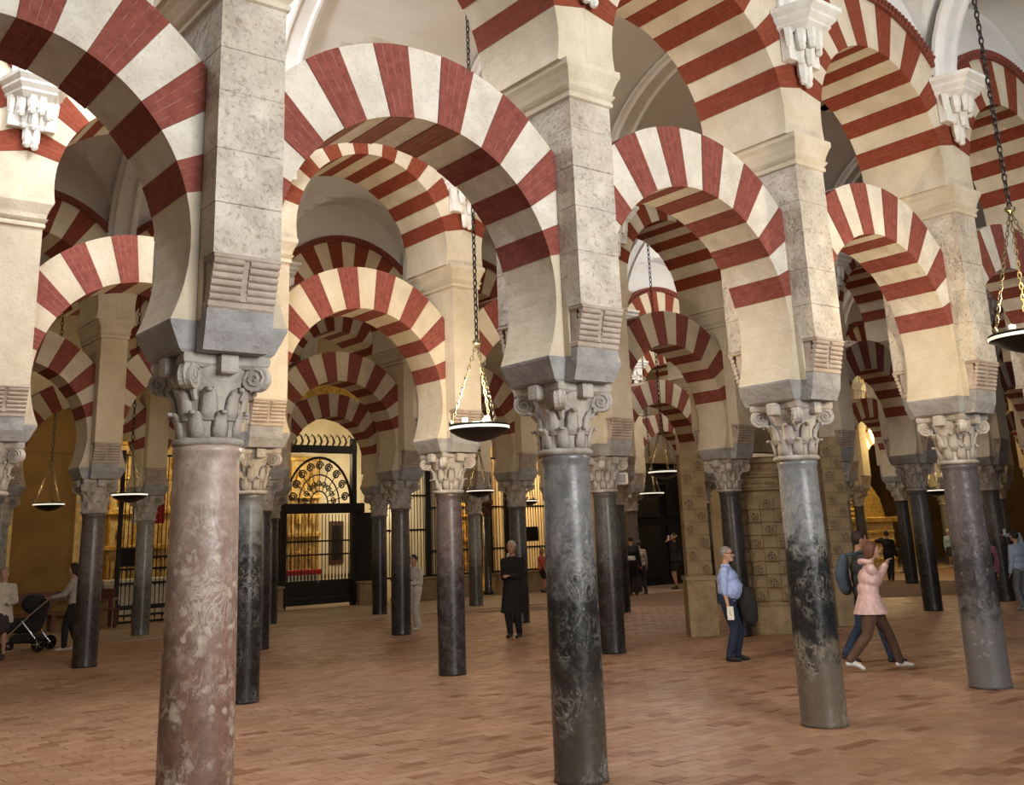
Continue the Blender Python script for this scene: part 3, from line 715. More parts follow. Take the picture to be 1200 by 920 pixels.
# bench
t = empty('bench', (4.9, 21.6, .012), 0, 'dark red wooden bench against the back wall at far left', 'bench')
MB().bevbox(-1.6, 1.6, -.25, .25, .42, .47, .01).build('seat', 'bench_wood', t); MB().bevbox(-1.6, 1.6, .2, .26, .7, .95, .01).build('backrest', 'bench_wood', t)
for x in (-1.5, 0, 1.5):
    for y in (-.2, .22): MB().bevbox(x - .04, x + .04, y - .03, y + .03, 0, .42 if y < 0 else .95, .005).build('leg', 'bench_wood', t)
# distant golden altar structure at right
t = empty('gilded_altar', (36.9, 19.6, 0), radians(-38), 'golden altar with shelves, cornice and big carved scroll at far right', 'altar')
MB().bevbox(-1.5, 1.2, 0, .8, 0, 1.9, .02).build('altar_body', 'gilt_cream', t)
for z in (.35, .72, 1.05, 1.45): MB().bevbox(-1.5, 1.2, -.12, .1, z, z + .12, .02).build('shelf', 'gilding', t)
MB().bevbox(-1.7, 1.4, -.25, .9, 1.9, 2.12, .03).build('altar_cornice', 'gilding', t)
MB().bevbox(-1.7, -.9, .1, .7, 2.12, 6.4, .03).build('pilaster', 'gilt_cream', t)
sc = MB(); sc.prism([(-1.0, 2.12), (1.0, 2.12), (.85, 2.9), (.5, 3.5), (.3, 4.2), (.25, 4.9), (-.1, 5.3), (-.6, 5.2), (-.8, 4.6), (-.8, 3.2)], .2, .6); sc.build('scroll_body', 'gilding', t)
for cx, cz, r in ((-.35, 2.65, .5), (.2, 3.9, .33), (-.3, 4.8, .3)):
    mb = MB(); mb.tube([(cx + r * (1 - q / 44) * cos(q * .4), .15, cz + r * (1 - q / 44) * sin(q * .4)) for q in range(38)], .05, 6); mb.build('volute_relief', 'gilt_cream', t)
t2 = empty('gilded_pillar', (41.7, 20.0, 0), 0, 'bright golden carved pillar beyond the right columns', 'pillar')
MB().bevbox(-.35, .35, -.35, .35, 0, 3.6, .03).build('pillar_shaft', 'gilt_cream', t2); MB().bevbox(-.6, .6, -.5, .5, 3.6, 5.4, .1).build('pillar_head', 'gilding', t2); MB().lathe([(.3, 5.4), (.45, 5.7), (.2, 6.1), (.25, 6.4), (.05, 6.9)], 10).build('pillar_finial', 'gilding', t2)
# rope barrier posts
for k, (x, y) in enumerate(((33.2, 17.6), (34.6, 16.6))):
    t = empty('barrier_post', (x, y, .0), 0, '%s black barrier post before the golden altar' % ('left' if k == 0 else 'right'), 'post')
    MB().lathe([(.16, 0.012), (.16, .03), (.02, .05), (.02, .95), (.03, .97), (.03, 1.0)], 10).build('post', 'black_iron', t)
mb = MB().tube([(33.2, 17.6, .9), (33.9, 17.1, .72), (34.6, 16.6, .9)], .015, 6); o = mb.build('barrier_rope', 'dark_wood'); o['label'] = 'dark rope slung between the two barrier posts'; o['category'] = 'rope'
# ------------------------------------------------------------------ carved piers round the fifth bay of the second row
def panel_mesh(w, h, rosette):
    mb = MB(); mb.bevbox(-w / 2, w / 2, -.03, .03, -h / 2, h / 2, .012)
    if rosette:
        R = min(w, h) * .36
        mb.loft([[(r * cos(q * pi / 6), y, r * sin(q * pi / 6)) for q in range(12)] for r, y in ((R, -.03), (R, -.075), (R * .8, -.08), (R * .62, -.034))])
        for q in range(4):
            a = q * pi / 2 + pi / 4; mb.loft([[(R * .42 * cos(a) + r * cos(p * pi / 4), y, R * .42 * sin(a) + r * sin(p * pi / 4)) for p in range(8)] for r, y in ((R * .3, -.032), (R * .25, -.08), (.005, -.085))])
    return mb.mesh('carved_panel', 'carved_stone')
PW, PH = .255, .235
PR, PP = panel_mesh(PW - .02, PH - .02, True), panel_mesh(PW - .02, PH - .02, False)
def carved(x, y, label, R, a0, a1, n, ztop, core=True):
    t = empty('carved_pier', (x, y, 0), 0, label, 'pier')
    MB().lathe([(R + .09, 0), (R + .09, .42), (R + .03, .47), (R + .05, .52), (R - .02, .56), (R - .02, ztop)], 32).build('pier_core', 'carved_stone', t)
    rows = int((ztop - .56) / PH)
    for k in range(n):
        a = a0 + (a1 - a0) * (k + .5) / n
        for r in range(rows):
            obj('carved_panel', PR if (k + r) % 2 else PP, t, ((R - (0 if (k + r) % 2 else .034)) * sin(a), -(R - (0 if (k + r) % 2 else .034)) * cos(a), .56 + PH * (r + .5)), (0, 0, a))
    z = ztop
    MB().lathe([(R, z), (R + .06, z + .02), (R + .06, z + .05), (R + .02, z + .07), (R + .03, z + .24), (R + .07, z + .26), (R + .07, z + .30), (R + .02, z + .32), (R + .03, z + .50), (R + .09, z + .53), (R + .06, z + .60), (R - .05, z + .64)], 32).build('frieze', 'carved_stone', t)
    mb = MB()
    for lvl in (.155, .41):
        for k in range(24):
            a = a0 + (a1 - a0) * (k + .5) / 24; mb.sphere(((R + .03) * sin(a), -(R + .03) * cos(a), z + lvl), .035, 6, 4)
    o = mb.build('frieze_relief', 'carved_stone', t)
    return t
carved(13.80, 6.42, 'thick round pier covered with square carved rosette panels, behind the blue-shirted man', .60, -radians(100), radians(80), 8, 2.55)
def flatcarved(x, y, rz, w, ztop, label):
    t = empty('carved_pilaster', (x, y, 0), rz, label, 'pilaster')
    MB().bevbox(-w / 2 - .04, w / 2 + .04, -.25, .25, 0, 1.0, .01).build('pilaster_foot', 'carved_stone', t); MB().bevbox(-w / 2, w / 2, -.2, .2, 1.0, ztop, .01).build('pilaster_body', 'carved_stone', t)
    MB().bevbox(-w / 2 - .06, w / 2 + .06, -.27, .27, .98, 1.06, .01).build('foot_moulding', 'carved_stone', t)
    n = max(1, int(w / .21)); rows = int((ztop - 1.06) / PH)
    for k in range(n):
        for r in range(rows): obj('carved_panel', PR if (k + r) % 2 else PP, t, (-w / 2 + w * (k + .5) / n, -.2 + (0 if (k + r) % 2 else .018), 1.08 + PH * (r + .5)), (0, 0, 0))
    return t
flatcarved(12.42, 6.95, radians(-38), .44, 3.3, 'flat carved stone pilaster left of the black column behind the blue-shirted man')
flatcarved(15.38, 5.95, radians(-30), .42, 3.6, 'narrow carved pilaster just behind the veined column')
o = struct(MB().box(14.56, 15.08, 6.25, 6.6, 0, 3.3).build('wall_infill', 'carved_stone'))
ip = [(-1.15, 3.3), (1.15, 3.3)] + [(1.285 * cos(radians(a)), LC + 1.285 * sin(radians(a))) for a in range(-18, 199, 12)]
struct(MB().prism(ip, 6.25, 6.5).build('wall_infill', 'carved_stone', None, (4.5 * A - .03, 0, 0)))
flatcarved(16.75, 7.3, radians(-50), .5, 3.4, 'dark carved pilaster right of the brown fluted column')
# ------------------------------------------------------------------ hanging bowl lamps
def chain_mesh(L, link=.07, r=.016):
    mb = MB(); n = max(2, int(L / (link * .78)))
    for k in range(n):
        z = L * (k + .5) / n; pts = []
        for q in range(9):
            a = 2 * pi * q / 8; u = link * .22 * cos(a); w = link * .5 * sin(a)
            pts.append((u if k % 2 else 0, 0 if k % 2 else u, z + w))
        mb.tube(pts, r * .5, 4, False)
    return mb
def lamp(x, y, z, label, top, R=.36, H=1.05, near=True, power=0):
    t = empty('hanging_lamp', (x, y, z), 0, label, 'lamp')
    MB().lathe([(.02, -.145), (.06, -.14), (.16, -.115), (.27, -.07), (.345, -.02), (R, .0)], 28).build('bowl', 'dish_black', t, smooth=True)
    MB().lathe([(R, .0), (R + .004, .03), (R - .006, .032)], 28, cap=False).build('glass_rim', 'rim_glass', t)
    MB().lathe([(R - .006, .031), (R, .032), (R + .004, .045), (R - .01, .06), (R - .03, .06), (R - .03, .03), (.02, .02)], 28).build('bowl_rim', 'dish_black', t, smooth=True)
    for q in range(3):
        a = q * 2 * pi / 3 + .5; e = Vector(((R - .02) * cos(a), (R - .02) * sin(a), .05)); s = Vector((0, 0, H)); L = (s - e).length
        o = chain_mesh(L, .075 if near else .10, .012 if near else .014).build('chain', 'brass', t, e); o.rotation_euler = (s - e).to_track_quat('Z', 'Y').to_euler()
        MB().lathe([(.02, 0), (.03, .03), (.01, .07)], 6, e.x, e.y).build('finial', 'brass', t).location = (0, 0, .05)
        if near: MB().lathe([(.001, .06), (.035, .07), (.035, .14), (.001, .15)], 8, e.x * .5, e.y * .5).build('bulb', 'rim_glass', t)
    MB().lathe([(.01, H - .04), (.05, H - .01), (.055, H + .02), (.015, H + .05)], 10).build('hook_plate', 'brass', t)
    chain_mesh(top - z - H, .10 if near else .14, .020).build('main_chain', 'chain_iron', t, (0, 0, H))
    if power: point('lamp_glow', (x, y, z + .35), power, (1, .76, .44), .12)
lamp(4.66, 3.2, 3.14, 'large black bowl lamp on chains hanging in the centre, before the second row', 9.7, power=330)
lamp(7.72, -2.0, 3.62, 'black bowl lamp cut by the right edge of the picture', 9.6, R=.40, H=1.35, power=150)
lamp(4.64, 15.5, 3.0, 'bowl lamp hanging left of the pink-brown column', 9.7, near=False, power=12)
lamp(4.35, 20.5, 3.03, 'far bowl lamp at left before the ochre wall', 9.7, near=False, power=16)
lamp(13.75, 15.5, 3.05, 'small bowl lamp below the large central one', 9.7, near=False, power=16)
lamp(14.41, 9.5, 3.13, 'higher of the two bowl lamps before the dark doorway', 9.7, near=False, power=12)
lamp(20.11, 15.5, 2.96, 'lower of the two bowl lamps before the dark doorway', 9.7, near=False, power=16)
lamp(19.37, 20.5, 2.98, 'tiny bowl lamp left of the grey and black column', 9.7, near=False, power=12)
lamp(25.5, 9.5, 2.7, 'far bowl lamp beside the speckled granite column', 9.7, near=False, power=30)
# grey loudspeaker box on a column capital
t = empty('loudspeaker', (9.57 + .33, 6.33 - .02, 2.78), radians(-35), 'small white loudspeaker box fixed beside a capital in the second row', 'speaker')
MB().bevbox(-.15, .15, -.1, .12, -.10, .10, .015).build('speaker_case', 'white_cloth', t); MB().box(-.10, .11, -.105, -.098, -.07, .07).build('speaker_grille', 'impost_grey', t)
MB().tube([(-.1, .05, 0), (-.24, .06, 0)], .015, 6).build('mounting_arm', 'black_iron', t)
# chapel and altar lamps
for x, y, z, pw, c in ((8.6, 25, 4.2, 90, (1, .78, .42)), (13.6, 25.0, 4.6, 130, (1, .86, .6)), (16.2, 25.6, 3.6, 80, (1, .9, .7)), (18.6, 25, 4.2, 150, (1, .82, .5)), (21.6, 25, 3.8, 130, (1, .62, .3)),
                       (36.0, 17.5, 5.2, 220, (1, .78, .35)), (38.0, 16.2, 6.5, 300, (1, .80, .38)), (30, 15.4, 5.0, 120, (1, .75, .4)), (44, 12, 5, 160, (1, .72, .35)), (2.5, 20.6, 5.0, 45, (1, .78, .4)), (8, 20.6, 5.5, 40, (1, .85, .6)), (15.5, 20.6, 5.5, 40, (1, .85, .6))):
    point('chapel_lamp', (x, y, z), pw, c, .25)
# ------------------------------------------------------------------ people
def limb(mb, a, b, ra, rb, seg=12, flat=1.0, side=None):
    a = Vector(a); b = Vector(b); d = (b - a); L = d.length
    if L < 1e-5: return
    d /= L; u = Vector(side) if side else d.orthogonal(); u = (u - d * u.dot(d)).normalized(); w = d.cross(u); rings = []
    for k in range(1, 4):
        t = pi / 2 * k / 4; rings.append((a - d * ra * cos(t), ra * sin(t)))
    rings.append((a, ra)); rings.append((b, rb))
    for k in range(3, 0, -1):
        t = pi / 2 * k / 4; rings.append((b + d * rb * cos(t), rb * sin(t)))
    mb.loft([[c + u * r * cos(2 * pi * q / seg) + w * r * flat * sin(2 * pi * q / seg) for q in range(seg)] for c, r in rings])
def chain(mb, pts, flat=1.0, side=None):
    for (a, ra), (b, rb) in zip(pts[:-1], pts[1:]): limb(mb, a, b, ra, rb, flat=flat, side=side)
def fuse(mb, name, mat, parent, vox, smooth=4):
    me = mb.mesh(name, mat); o = bpy.data.objects.new(name, me); COL.objects.link(o)
    r = o.modifiers.new('r', 'REMESH'); r.mode = 'VOXEL'; r.voxel_size = vox; r.use_smooth_shade = True
    s = o.modifiers.new('s', 'SMOOTH'); s.iterations = smooth; s.factor = .5
    bpy.context.view_layer.update()
    ev = o.evaluated_get(bpy.context.evaluated_depsgraph_get()); m2 = bpy.data.meshes.new_from_object(ev); m2.name = name
    bpy.data.objects.remove(o); bpy.data.meshes.remove(me)
    if not m2.materials: m2.materials.append(MATS[mat])
    else: m2.materials[0] = MATS[mat]
    for p in m2.polygons: p.use_smooth = True
    return obj(name, m2, parent)
def ik(a, c, l1, l2, pole):
    a, c = Vector(a), Vector(c); d = c - a; L = min(d.length, (l1 + l2) * .995); d.normalize(); c = a + d * L
    x = (l1 * l1 - l2 * l2 + L * L) / (2 * L); h = sqrt(max(0, l1 * l1 - x * x)); p = Vector(pole); p = (p - d * p.dot(d)).normalized()
    return a + d * x + p * h, c
CM = {}
def cloth(c, rough=.85):
    k = tuple(c)
    if k not in CM:
        CM[k] = 'cloth_%d' % len(CM); simple(CM[k], c, rough, 0, tuple(v * .78 for v in c), 18, .15)
    return CM[k]
SKIN = 'skin'; simple('skin', (.48, .28, .19), .6, 0, (.42, .23, .15), 10)
simple('skin_fair', (.56, .36, .27), .6, 0, (.50, .30, .21), 10)
def person(x, y, az, H, label, top, trou, hair, shoes=(.02, .02, .02), lh=None, rh=None, la=(-.09, .0), ra=(.09, .0), lift=(0, 0), lean=0.0, head=(0, 0), build=1.0,
           belly=0.0, sleeve='long', legs='trousers', hairlen=0.0, coat=0.0, vox=.016, skin='skin', extra=None, look=0.0, z=0.0, collar=None, bald=False):
    """az: direction faced in the plane, radians from +Y towards +X."""
    t = empty('person', (x, y, z), -az, label, 'person'); S = H / 1.72; t.scale = (S, S, S); fb = build
    sx = .185 * fb
    hipc = Vector((0, 0, .93)); ch = Vector((0, lean * .35, 1.22)); nk = Vector((0, lean * .55, 1.445)); hd = nk + Vector((head[0], .035 + head[1], .165))
    shL, shR = Vector((-sx * .96, lean * .5, 1.355)), Vector((sx * .96, lean * .5, 1.355))
    lh = lh or (-.26, .06, .78); rh = rh or (.26, .06, .78)
    eL, wL = ik(shL, lh, .285, .255, (-.35, -.8, -.4)); eR, wR = ik(shR, rh, .285, .255, (.35, -.8, -.4))
    aL = Vector((la[0], la[1], .085 + lift[0])); aR = Vector((ra[0], ra[1], .085 + lift[1])); hL, hR = Vector((-.09 * fb, 0, .90)), Vector((.09 * fb, 0, .90))
    kL, aL = ik(hL, aL, .43, .41, (0, 1, 0)); kR, aR = ik(hR, aR, .43, .41, (0, 1, 0))
    def torso(m, g, low=.90):
        limb(m, (-.055 * fb, 0, .95), (.055 * fb, 0, .95), .125 * fb + g, .125 * fb + g, flat=.95)
        limb(m, (-.05 * fb, belly * .5 + .0, 1.08), (.05 * fb, belly * .5, 1.08), .115 * fb + g + belly * .5, .115 * fb + g + belly * .5)
        limb(m, (-.07 * fb, ch.y + belly * .2, 1.24), (.07 * fb, ch.y + belly * .2, 1.24), .118 * fb + g, .118 * fb + g)
        limb(m, shL + Vector((.04, 0, 0)), nk + Vector((0, 0, -.06)), .058 + g, .06 + g); limb(m, shR + Vector((-.04, 0, 0)), nk + Vector((0, 0, -.06)), .058 + g, .06 + g)
        limb(m, (0, ch.y, 1.24), nk + Vector((0, 0, -.05)), .13 * fb + g, .06 + g)
    def arm(m, sh, e, w, g, upto=1.0):
        chain(m, [(sh, .055 + g), (sh.lerp(e, min(1, upto * 2)), .045 + g)] + ([(sh.lerp(e, 1), .042 + g)] if upto >= .5 else []) + ([(e.lerp(w, min(1, (upto - .5) * 2)), .03 + g)] if upto > .5 else []))
    def leg(m, h, k, a, g, end=1.0):
        chain(m, [(h, .085 * fb + g), (h.lerp(k, .5), .075 * fb + g), (k, .052 + g), (k.lerp(a, .35), .052 + g), (k.lerp(a, end), .037 + g)])
    body = MB(); torso(body, -.006)
    for sh, e, w in ((shL, eL, wL), (shR, eR, wR)):
        arm(body, sh, e, w, -.004)
        d = (w - e).normalized(); side = Vector((d.y, -d.x, 0)); side = side.normalized() if side.length > .2 else Vector((1, 0, 0)); nn = d.cross(side).normalized()
        curl = nn if nn.y > 0 else -nn
        limb(body, w + d * .01, w + d * .075, .026, .034, flat=.5, side=side)
        for q, (off, L) in enumerate(((-.027, .062), (-.009, .072), (.009, .068), (.026, .054))):
            b0 = w + d * .085 + side * off; b1 = b0 + d * L * .55 + curl * L * .25; b2 = b1 + d * L * .2 + curl * L * .45
            chain(body, [(b0, .0085), (b1, .008), (b2, .0065)])
        th = w + d * .03 + side * (-.034 if sh is shR else .034) ; chain(body, [(w + d * .015, .014), (th, .012), (th + d * .04 + curl * .02 + side * (-.008 if sh is shR else .008), .008)])
    for h, k, a in ((hL, kL, aL), (hR, kR, aR)):
        leg(body, h, k, a, -.006); limb(body, a + Vector((0, -.02, -.03)), a + Vector((0, .13, -.055)), .036, .025)
    limb(body, nk + Vector((0, -.01, -.05)), hd + Vector((0, -.02, -.06)), .056, .052)
    cl, sl = cos(look), sin(look)
    def hp(px, py, pz): return hd + Vector((px * cl + py * sl, -px * sl + py * cl, pz))
    body.sphere(hd, .1, 14, 10, (.80, .98, 1.14)); limb(body, hp(0, .03, -.07), hp(0, .065, -.085), .05, .032)
    limb(body, hp(0, .085, .015), hp(0, .112, -.022), .010, .016)
    for sx_ in (-1, 1): body.sphere(hp(sx_ * .083, -.005, -.005), .026, 8, 6, (.45, .8, 1.2))
    fuse(body, 'body', skin, t, vox, 3)
    ey = MB()
    for sx_ in (-1, 1): ey.sphere(hp(sx_ * .032, .086, .018), .011, 8, 6)
    ey.build('eyes', 'black_void', t)
    limb(m_ := MB(), hp(-.02, .092, -.055), hp(.02, .092, -.055), .006, .006); m_.build('mouth', 'lips', t)
    if not bald or True:
        hr = MB()
        k = .0 if not bald else -.003
        R = []
        hs = hp(0, -.018, .022)
        hr.sphere(hs, .103 + k, 14, 10, (.86, .98, 1.10))
        if hairlen > 0:
            limb(hr, hp(0, -.05, .0), hp(0, -.07, -hairlen), .085, .06); limb(hr, hp(-.06, -.02, 0), hp(-.07, -.03, -hairlen * .8), .045, .03); limb(hr, hp(.06, -.02, 0), hp(.07, -.03, -hairlen * .8), .045, .03)
        fuse(hr, 'hair', cloth(hair, .6), t, max(vox, .014), 2)
    sh_ = MB(); torso(sh_, .014)
    up = {'long': 1.0, 'short': .42, 'rolled': .60, 'none': .12}[sleeve]
    arm(sh_, shL, eL, wL, .016, up); arm(sh_, shR, eR, wR, .016, up)
    if coat > 0:
        mz = .93 - coat; 
        el = lambda rx, ry, z, n=20: [(rx * cos(2 * pi * q / n), ry * sin(2 * pi * q / n), z) for q in range(n)]
        spn = max(abs(la[1] - ra[1]) * .22, 0)
        sh_.loft([el(.20 * fb, .135, mz), el(.205 * fb, .145 + spn * .6, mz + .03)][0:0] + [el((.205 + coat * .12) * fb, .165 + spn * .5, mz), el((.20 + coat * .06) * fb, .155 + spn * .25, (mz + 1.0) / 2), el(.178 * fb, .142, 1.02), el(.16 * fb, .13, 1.16)])
    fuse(sh_, 'coat' if coat > 0 else 'shirt', cloth(top), t, vox, 5)
    if collar:
        mb = MB().lathe([(.062, 0), (.075, .01), (.070, .035), (.058, .045)], 12, 0, 0, False); mb.build('collar', cloth(collar), t, nk + Vector((0, -.005, -.03)))
    tr = MB()
    limb(tr, (-.05 * fb, 0, .96), (.05 * fb, 0, .96), .128 * fb + belly * .2, .128 * fb + belly * .2, flat=.95)
    if legs == 'trousers':
        leg(tr, hL, kL, aL, .020); leg(tr, hR, kR, aR, .020)
    elif legs == 'wide': 
        for h, k, a in ((hL, kL, aL), (hR, kR, aR)): chain(tr, [(h, .11), (k, .085), (k.lerp(a, .9), .085)])
    elif legs == 'shorts': leg(tr, hL, hL.lerp(kL, .75), hL.lerp(kL, .8), .022); leg(tr, hR, hR.lerp(kR, .75), hR.lerp(kR, .8), .022)
    elif legs == 'skirt':
        limb(tr, (-.05, 0, .95), kL.lerp(hL, .25), .13, .10); limb(tr, (.05, 0, .95), kR.lerp(hR, .25), .13, .10); limb(tr, (0, 0, .95), (kL + kR) / 2 + Vector((0, 0, .1)), .13, .13)
    fuse(tr, {'trousers': 'trousers', 'wide': 'trousers', 'shorts': 'shorts', 'skirt': 'skirt'}[legs], cloth(trou), t, vox, 4)
    for a, lf in ((aL, lift[0]), (aR, lift[1])):
        so = MB(); tip = Vector((0, .17, -.06 - (.05 if lf > .04 else 0)))
        chain(so, [(a + Vector((0, -.03, -.045)), .036), (a + Vector((0, .06, -.045)), .038), (a + Vector((0, .165, -.06 - (.05 if lf > .04 else 0))), .026)]); limb(so, a + Vector((0, 0, 0)), a + Vector((0, -.005, -.03)), .045, .045)
        for q in range(len(so.v)):
            v = so.v[q]
            if lf <= .04: so.v[q] = (v[0], v[1], max(v[2], 0.0))
        so.build('shoe', cloth(shoes, .5), t, smooth=True)
    if extra: extra(t, dict(hp=hp, wL=wL, wR=wR, eL=eL, eR=eR, nk=nk, shL=shL, shR=shR))
    return t
simple('lips', (.32, .12, .10), .6)
def az_of(px, py):   # azimuth of an image-plane direction: px to the right, py away from the camera
    r = Vector((Rv.x, Rv.y)); f = Vector((Fv.x, Fv.y)).normalized(); v = r.normalized() * px + f * py; return atan2(v.x, v.y)
def phone(side, h='phone'):
    def f(t, d):
        w = d['wR'] if side > 0 else d['wL']; MB().bevbox(-.037, .037, -.005, .005, -.075, .075, .003).build(h, 'white_cloth', t, w + Vector((0, .04, .07)))
    return f
def bag(t, loc, r, sc, mat, name='bag'):
    MB().sphere((0, 0, 0), r, 14, 10, sc).build(name, mat, t, loc, smooth=True)
def man_extra(t, d):
    # dark glasses, jacket over the forearm, folded paper in the other hand, rolled cuffs
    hp = d['hp']; mb = MB()
    for s in (-1, 1): limb(mb, hp(s * .015, .10, .018), hp(s * .055, .09, .02), .016, .016, flat=.5); limb(mb, hp(s * .07, .075, .022), hp(s * .085, -.01, .015), .005, .005)
    mb.build('sunglasses', 'black_void', t)
    w = d['wL']; j = MB()
    chain(j, [(w + Vector((.12, .02, .03)), .11), (w + Vector((.14, .06, -.14)), .15), (w + Vector((.14, .08, -.32)), .13), (w + Vector((.14, .11, -.44)), .05)], flat=.55, side=(0, 1, 0)); 
    fuse(j, 'carried_jacket', cloth((.012, .012, .012)), t, .018, 4)
    MB().bevbox(-.01, .01, -.05, .05, -.10, .10, .004).build('folded_paper', 'white_cloth', t, d['wR'] + Vector((.02, .03, -.09)))
    mb = MB()
    limb(mb, (.14, .02, 1.42), (-.10, .16, 1.02), .012, .012); mb.build('strap', 'black_void', t)
    MB().lathe([(.15, -.02), (.162, -.015), (.162, .015), (.15, .02)], 16).build('belt', 'black_void', t, (0, .01, .985))
person(9.84, 4.05, az_of(.93, -.36), 1.62, 'man in light blue shirt and dark glasses with a black jacket over his arm', (.36, .46, .78), (.018, .028, .06), (.25, .22, .19), (.015, .013, .012),
       lh=(-.13, .24, .98), rh=(.25, .03, .80), la=(-.10, .05), ra=(.10, -.04), build=1.2, belly=.09, sleeve='rolled', vox=.010, extra=man_extra, collar=(.36, .46, .78), bald=True, look=.1)
def pink_extra(t, d):
    mb = MB(); chain(mb, [(Vector((-.09, .06, 1.46)), .03), (Vector((-.06, -.03, 1.47)), .038), (Vector((0, -.06, 1.46)), .045), (Vector((.06, -.03, 1.47)), .038), (Vector((.09, .06, 1.46)), .03)]); fuse(mb, 'hood', cloth((.72, .50, .48)), t, .014)
person(10.0, 1.75, az_of(.98, -.18), 1.64, 'woman in pale pink jacket and brown trousers walking with hands at her face', (.72, .50, .48), (.115, .065, .04), (.13, .055, .035), (.75, .75, .74),
       lh=(-.05, .25, 1.38), rh=(.06, .26, 1.40), la=(-.08, .34), ra=(.08, -.36), lift=(0, .08), lean=.10, coat=.17, build=1.12, vox=.010, hairlen=.09, skin='skin_fair', head=(0, .03), extra=pink_extra)
def pack(c):
    def f(t, d):
        mb = MB(); chain(mb, [(Vector((0, -.22, 1.34)), .10), (Vector((0, -.26, 1.15)), .13), (Vector((0, -.23, 1.0)), .12)], flat=.75, side=(1, 0, 0)); fuse(mb, 'backpack', cloth(c), t, .016)
        m2 = MB()
        for s in (-1, 1): m2.tube([(s * .10, -.16, 1.40), (s * .12, .0, 1.47), (s * .12, .13, 1.36), (s * .13, .10, 1.15), (s * .13, -.1, 1.05)], .014, 6)
        m2.build('backpack_strap', cloth(c), t)
    return f
person(10.64, 2.26, az_of(.98, -.1), 1.78, 'person in dark top and jeans with slate blue backpack, beside the pink-jacketed woman', (.05, .055, .06), (.03, .05, .10), (.03, .02, .015), (.03, .03, .03),
       lh=(-.2, .2, 1.0), rh=(.25, .0, .8), la=(-.09, -.30), ra=(.09, .26), lift=(.05, 0), vox=.012, extra=pack((.08, .12, .17)))
person(10.38, 9.95, az_of(-.35, -.94), 1.80, 'visitor dressed all in black standing in the aisle, long dark coat', (.014, .014, .016), (.012, .013, .018), (.55, .50, .45), (.01, .01, .01),
       lh=(-.05, .26, 1.10), rh=(.08, .25, 1.10), coat=.5, vox=.014)
person(10.25, 13.3, az_of(-.55, -.8), 1.57, 'woman in white blouse and cream trousers beside a dark column', (.62, .57, .50), (.55, .50, .43), (.03, .02, .015), (.65, .62, .58),
       lh=(-.10, .25, 1.08), rh=(.28, .05, .9), la=(-.08, -.02), ra=(.09, .16), vox=.014, legs='wide', sleeve='long', extra=lambda t, d: MB().tube([(.12, .06, 1.44), (.02, .155, 1.2), (-.1, .13, 1.0)], .015, 6).build('strap', 'black_void', t))
person(3.85, 16.1, az_of(-.97, -.25), 1.68, 'woman in grey top and black trousers pushing a stroller', (.42, .39, .36), (.012, .012, .014), (.015, .012, .01), (.55, .50, .45),
       lh=(-.15, .42, 1.06), rh=(.15, .40, 1.04), la=(-.08, .14), ra=(.08, -.10), vox=.014, hairlen=.1, lean=.06)
person(2.32, 15.4, az_of(.3, -.95), 1.66, 'person in cream cardigan over dark dress at the left edge beside the stroller', (.60, .52, .42), (.05, .03, .03), (.30, .22, .16), (.05, .04, .04),
       lh=(-.15, .22, 1.05), rh=(.15, .22, 1.05), legs='skirt', coat=.25, vox=.016)
person(20.7, 21.5, az_of(.9, .3), 1.45, 'person in red top and dark shorts beside a far column', (.50, .09, .09), (.02, .02, .025), (.35, .2, .1), (.05, .05, .05), legs='shorts', sleeve='short', vox=.02, z=.012, hairlen=.1)
person(20.75, 17.2, az_of(.3, .95), 1.78, 'person in black top with pale waistband before the right grille, back turned', (.02, .02, .022), (.018, .018, .02), (.06, .04, .03), vox=.02,
       extra=lambda t, d: MB().lathe([(.15, 1.0), (.162, 1.01), (.165, 1.10), (.155, 1.12)], 14).build('pale_waistband', 'white_cloth', t), z=.012)
person(21.25, 17.35, az_of(-.3, .95), 1.62, 'person in beige shirt with black bag beside the doorway column', (.40, .33, .26), (.02, .02, .024), (.08, .05, .04), vox=.02, la=(-.1, .1), ra=(.1, -.15), z=.012, lh=(-.12, .25, 1.15))
person(23.7, 18.1, az_of(-.9, -.4), 1.78, 'woman in black dress filming with a phone before the dark doorway', (.014, .014, .015), (.014, .014, .015), (.03, .02, .02), (.03, .02, .02), lh=(-.08, .25, 1.52), rh=(.08, .24, 1.50), legs='shorts', coat=.1, vox=.02, extra=phone(-1), z=.012, sleeve='short', la=(-.08, .1))
person(29.6, 13.95, az_of(.5, .85), 1.62, 'slim person in black before the golden altar, arm raised', (.012, .012, .012), (.014, .014, .018), (.04, .03, .02), lh=(-.2, .25, 1.45), la=(-.09, .1), ra=(.09, -.2), vox=.022)
person(39.0, 17.1, az_of(.1, -.95), 1.50, 'person in light blue shirt with a black bag at far right', (.30, .42, .55), (.02, .02, .02), (.6, .55, .5), (.4, .4, .4), vox=.025, legs='skirt', z=.012)
person(18.9, 5.0, az_of(-.6, .8), 1.64, 'person with black and grey backpack, leftmost of the group at the right edge', (.10, .12, .13), (.012, .012, .012), (.10, .04, .03), vox=.016, extra=pack((.02, .022, .024)))
person(19.75, 5.25, az_of(-.2, .95), 1.60, 'person in mauve top in the group at the right edge', (.35, .13, .18), (.015, .015, .018), (.03, .02, .02), vox=.016, coat=.1)
person(20.0, 4.7, az_of(-.4, .9), 1.62, 'person in pale blue jacket and grey jeans holding up a phone, right edge', (.38, .47, .62), (.16, .17, .19), (.02, .015, .012), (.3, .3, .3), rh=(.08, .30, 1.62), vox=.016, extra=phone(1))
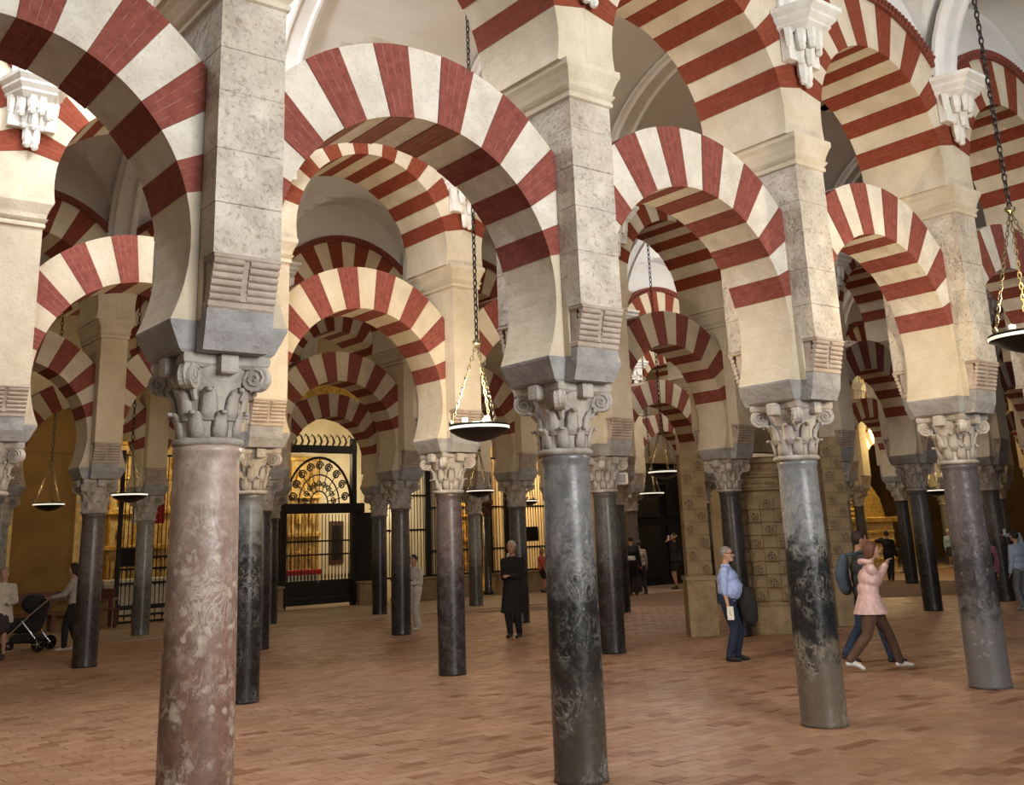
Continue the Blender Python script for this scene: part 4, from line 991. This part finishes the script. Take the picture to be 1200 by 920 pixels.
person(16.6, 20.9, az_of(.2, .95), 1.68, 'person in dark jacket half hidden behind a slim column', (.03, .03, .035), (.06, .09, .13), (.05, .04, .03), (.7, .7, .7), vox=.022, z=.012, la=(-.1, .15))
person(18.8, 20.6, az_of(-.2, .95), 1.66, 'person in white shirt behind the dark-clothed visitor', (.75, .74, .72), (.05, .05, .06), (.2, .05, .04), (.7, .7, .7), vox=.022, z=.012, lh=(-.1, .25, 1.3))
# stroller
st = empty('stroller', (2.95, 16.95, 0), 0, 'black baby stroller with silver tubes pushed by the grey-topped woman', 'stroller')
# local axis: push direction towards image left
pd = Vector((-Rv.x, -Rv.y, 0)).normalized(); st.rotation_euler = (0, 0, atan2(pd.y, pd.x) - pi / 2)   # local +Y = forward
st.location = (3.15, 16.85, 0)
def wheel(x, y, r):
    mb = MB(); seg = 18
    mb.loft([[(x + a, y + q_ * cos(2 * pi * k / seg), r + q_ * sin(2 * pi * k / seg)) for k in range(seg)] for a, q_ in ((-.02, r * .72), (-.025, r * .95), (0, r), (.025, r * .95), (.02, r * .72))])
    w = mb.build('wheel', 'black_void', st, smooth=True)
    h = MB()
    for k in range(5): a = 2 * pi * k / 5; h.tube([(x - .03, y, r), (x - .03, y + r * .75 * cos(a), r + r * .75 * sin(a))], .008, 5)
    h.sphere((x - .03, y, r), .03, 8, 6); h.build('hub', 'silver', w)
simple('silver', (.75, .75, .76), .25, .9)
for x in (-.28, .28): wheel(x, -.38, .14); wheel(x * .75, .42, .09)
for x in (-.25, .25):
    MB().tube([(x, .45, .14), (x, -.25, .78), (x, -.62, 1.08)], .016, 8).build('push_tube', 'silver', st)
    MB().tube([(x, -.38, .16), (x, .0, .60)], .018, 8).build('rear_tube', 'silver', st)
MB().tube([(-.25, -.62, 1.08), (-.2, -.68, 1.1), (.2, -.68, 1.1), (.25, -.62, 1.08)], .02, 8).build('handle', 'black_void', st)
mb = MB(); chain(mb, [(Vector((0, -.15, .5)), .17), (Vector((0, .25, .50)), .15), (Vector((0, .42, .38)), .06)]); chain(mb, [(Vector((0, -.15, .5)), .17), (Vector((0, -.32, .9)), .12)]); fuse(mb, 'seat', cloth((.02, .02, .022)), st, .02)
mb = MB(); limb(mb, (-.13, -.12, .92), (.13, -.12, .92), .19, .19); fuse(mb, 'canopy', cloth((.016, .016, .018)), st, .02)
MB().bevbox(-.2, .2, -.3, .25, .16, .32, .04).build('basket', cloth((.02, .02, .022)), st)

# ------------------------------------------------------------------ groups of repeated things
GR = dict(column='columns of the hall', pier='piers above the columns', horseshoe_arch='lower horseshoe arches', round_arch='upper round arches', hanging_lamp='hanging bowl lamps', plinth='plinths of the chapel screen',
          grille='iron grilles of the chapel screen', altarpiece='gilded altarpieces in the chapels', banner='banners in the left chapel', barrier_post='barrier posts before the golden altar', carved_pilaster='carved pilasters beside the round pier', notice_board='black notice boards on the screen', altar='altar tables in the chapels')
for o in COL.objects:
    if o.parent is None and 'label' in o.keys():
        k = o.name.split('.')[0]
        if k in GR: o['group'] = GR[k]
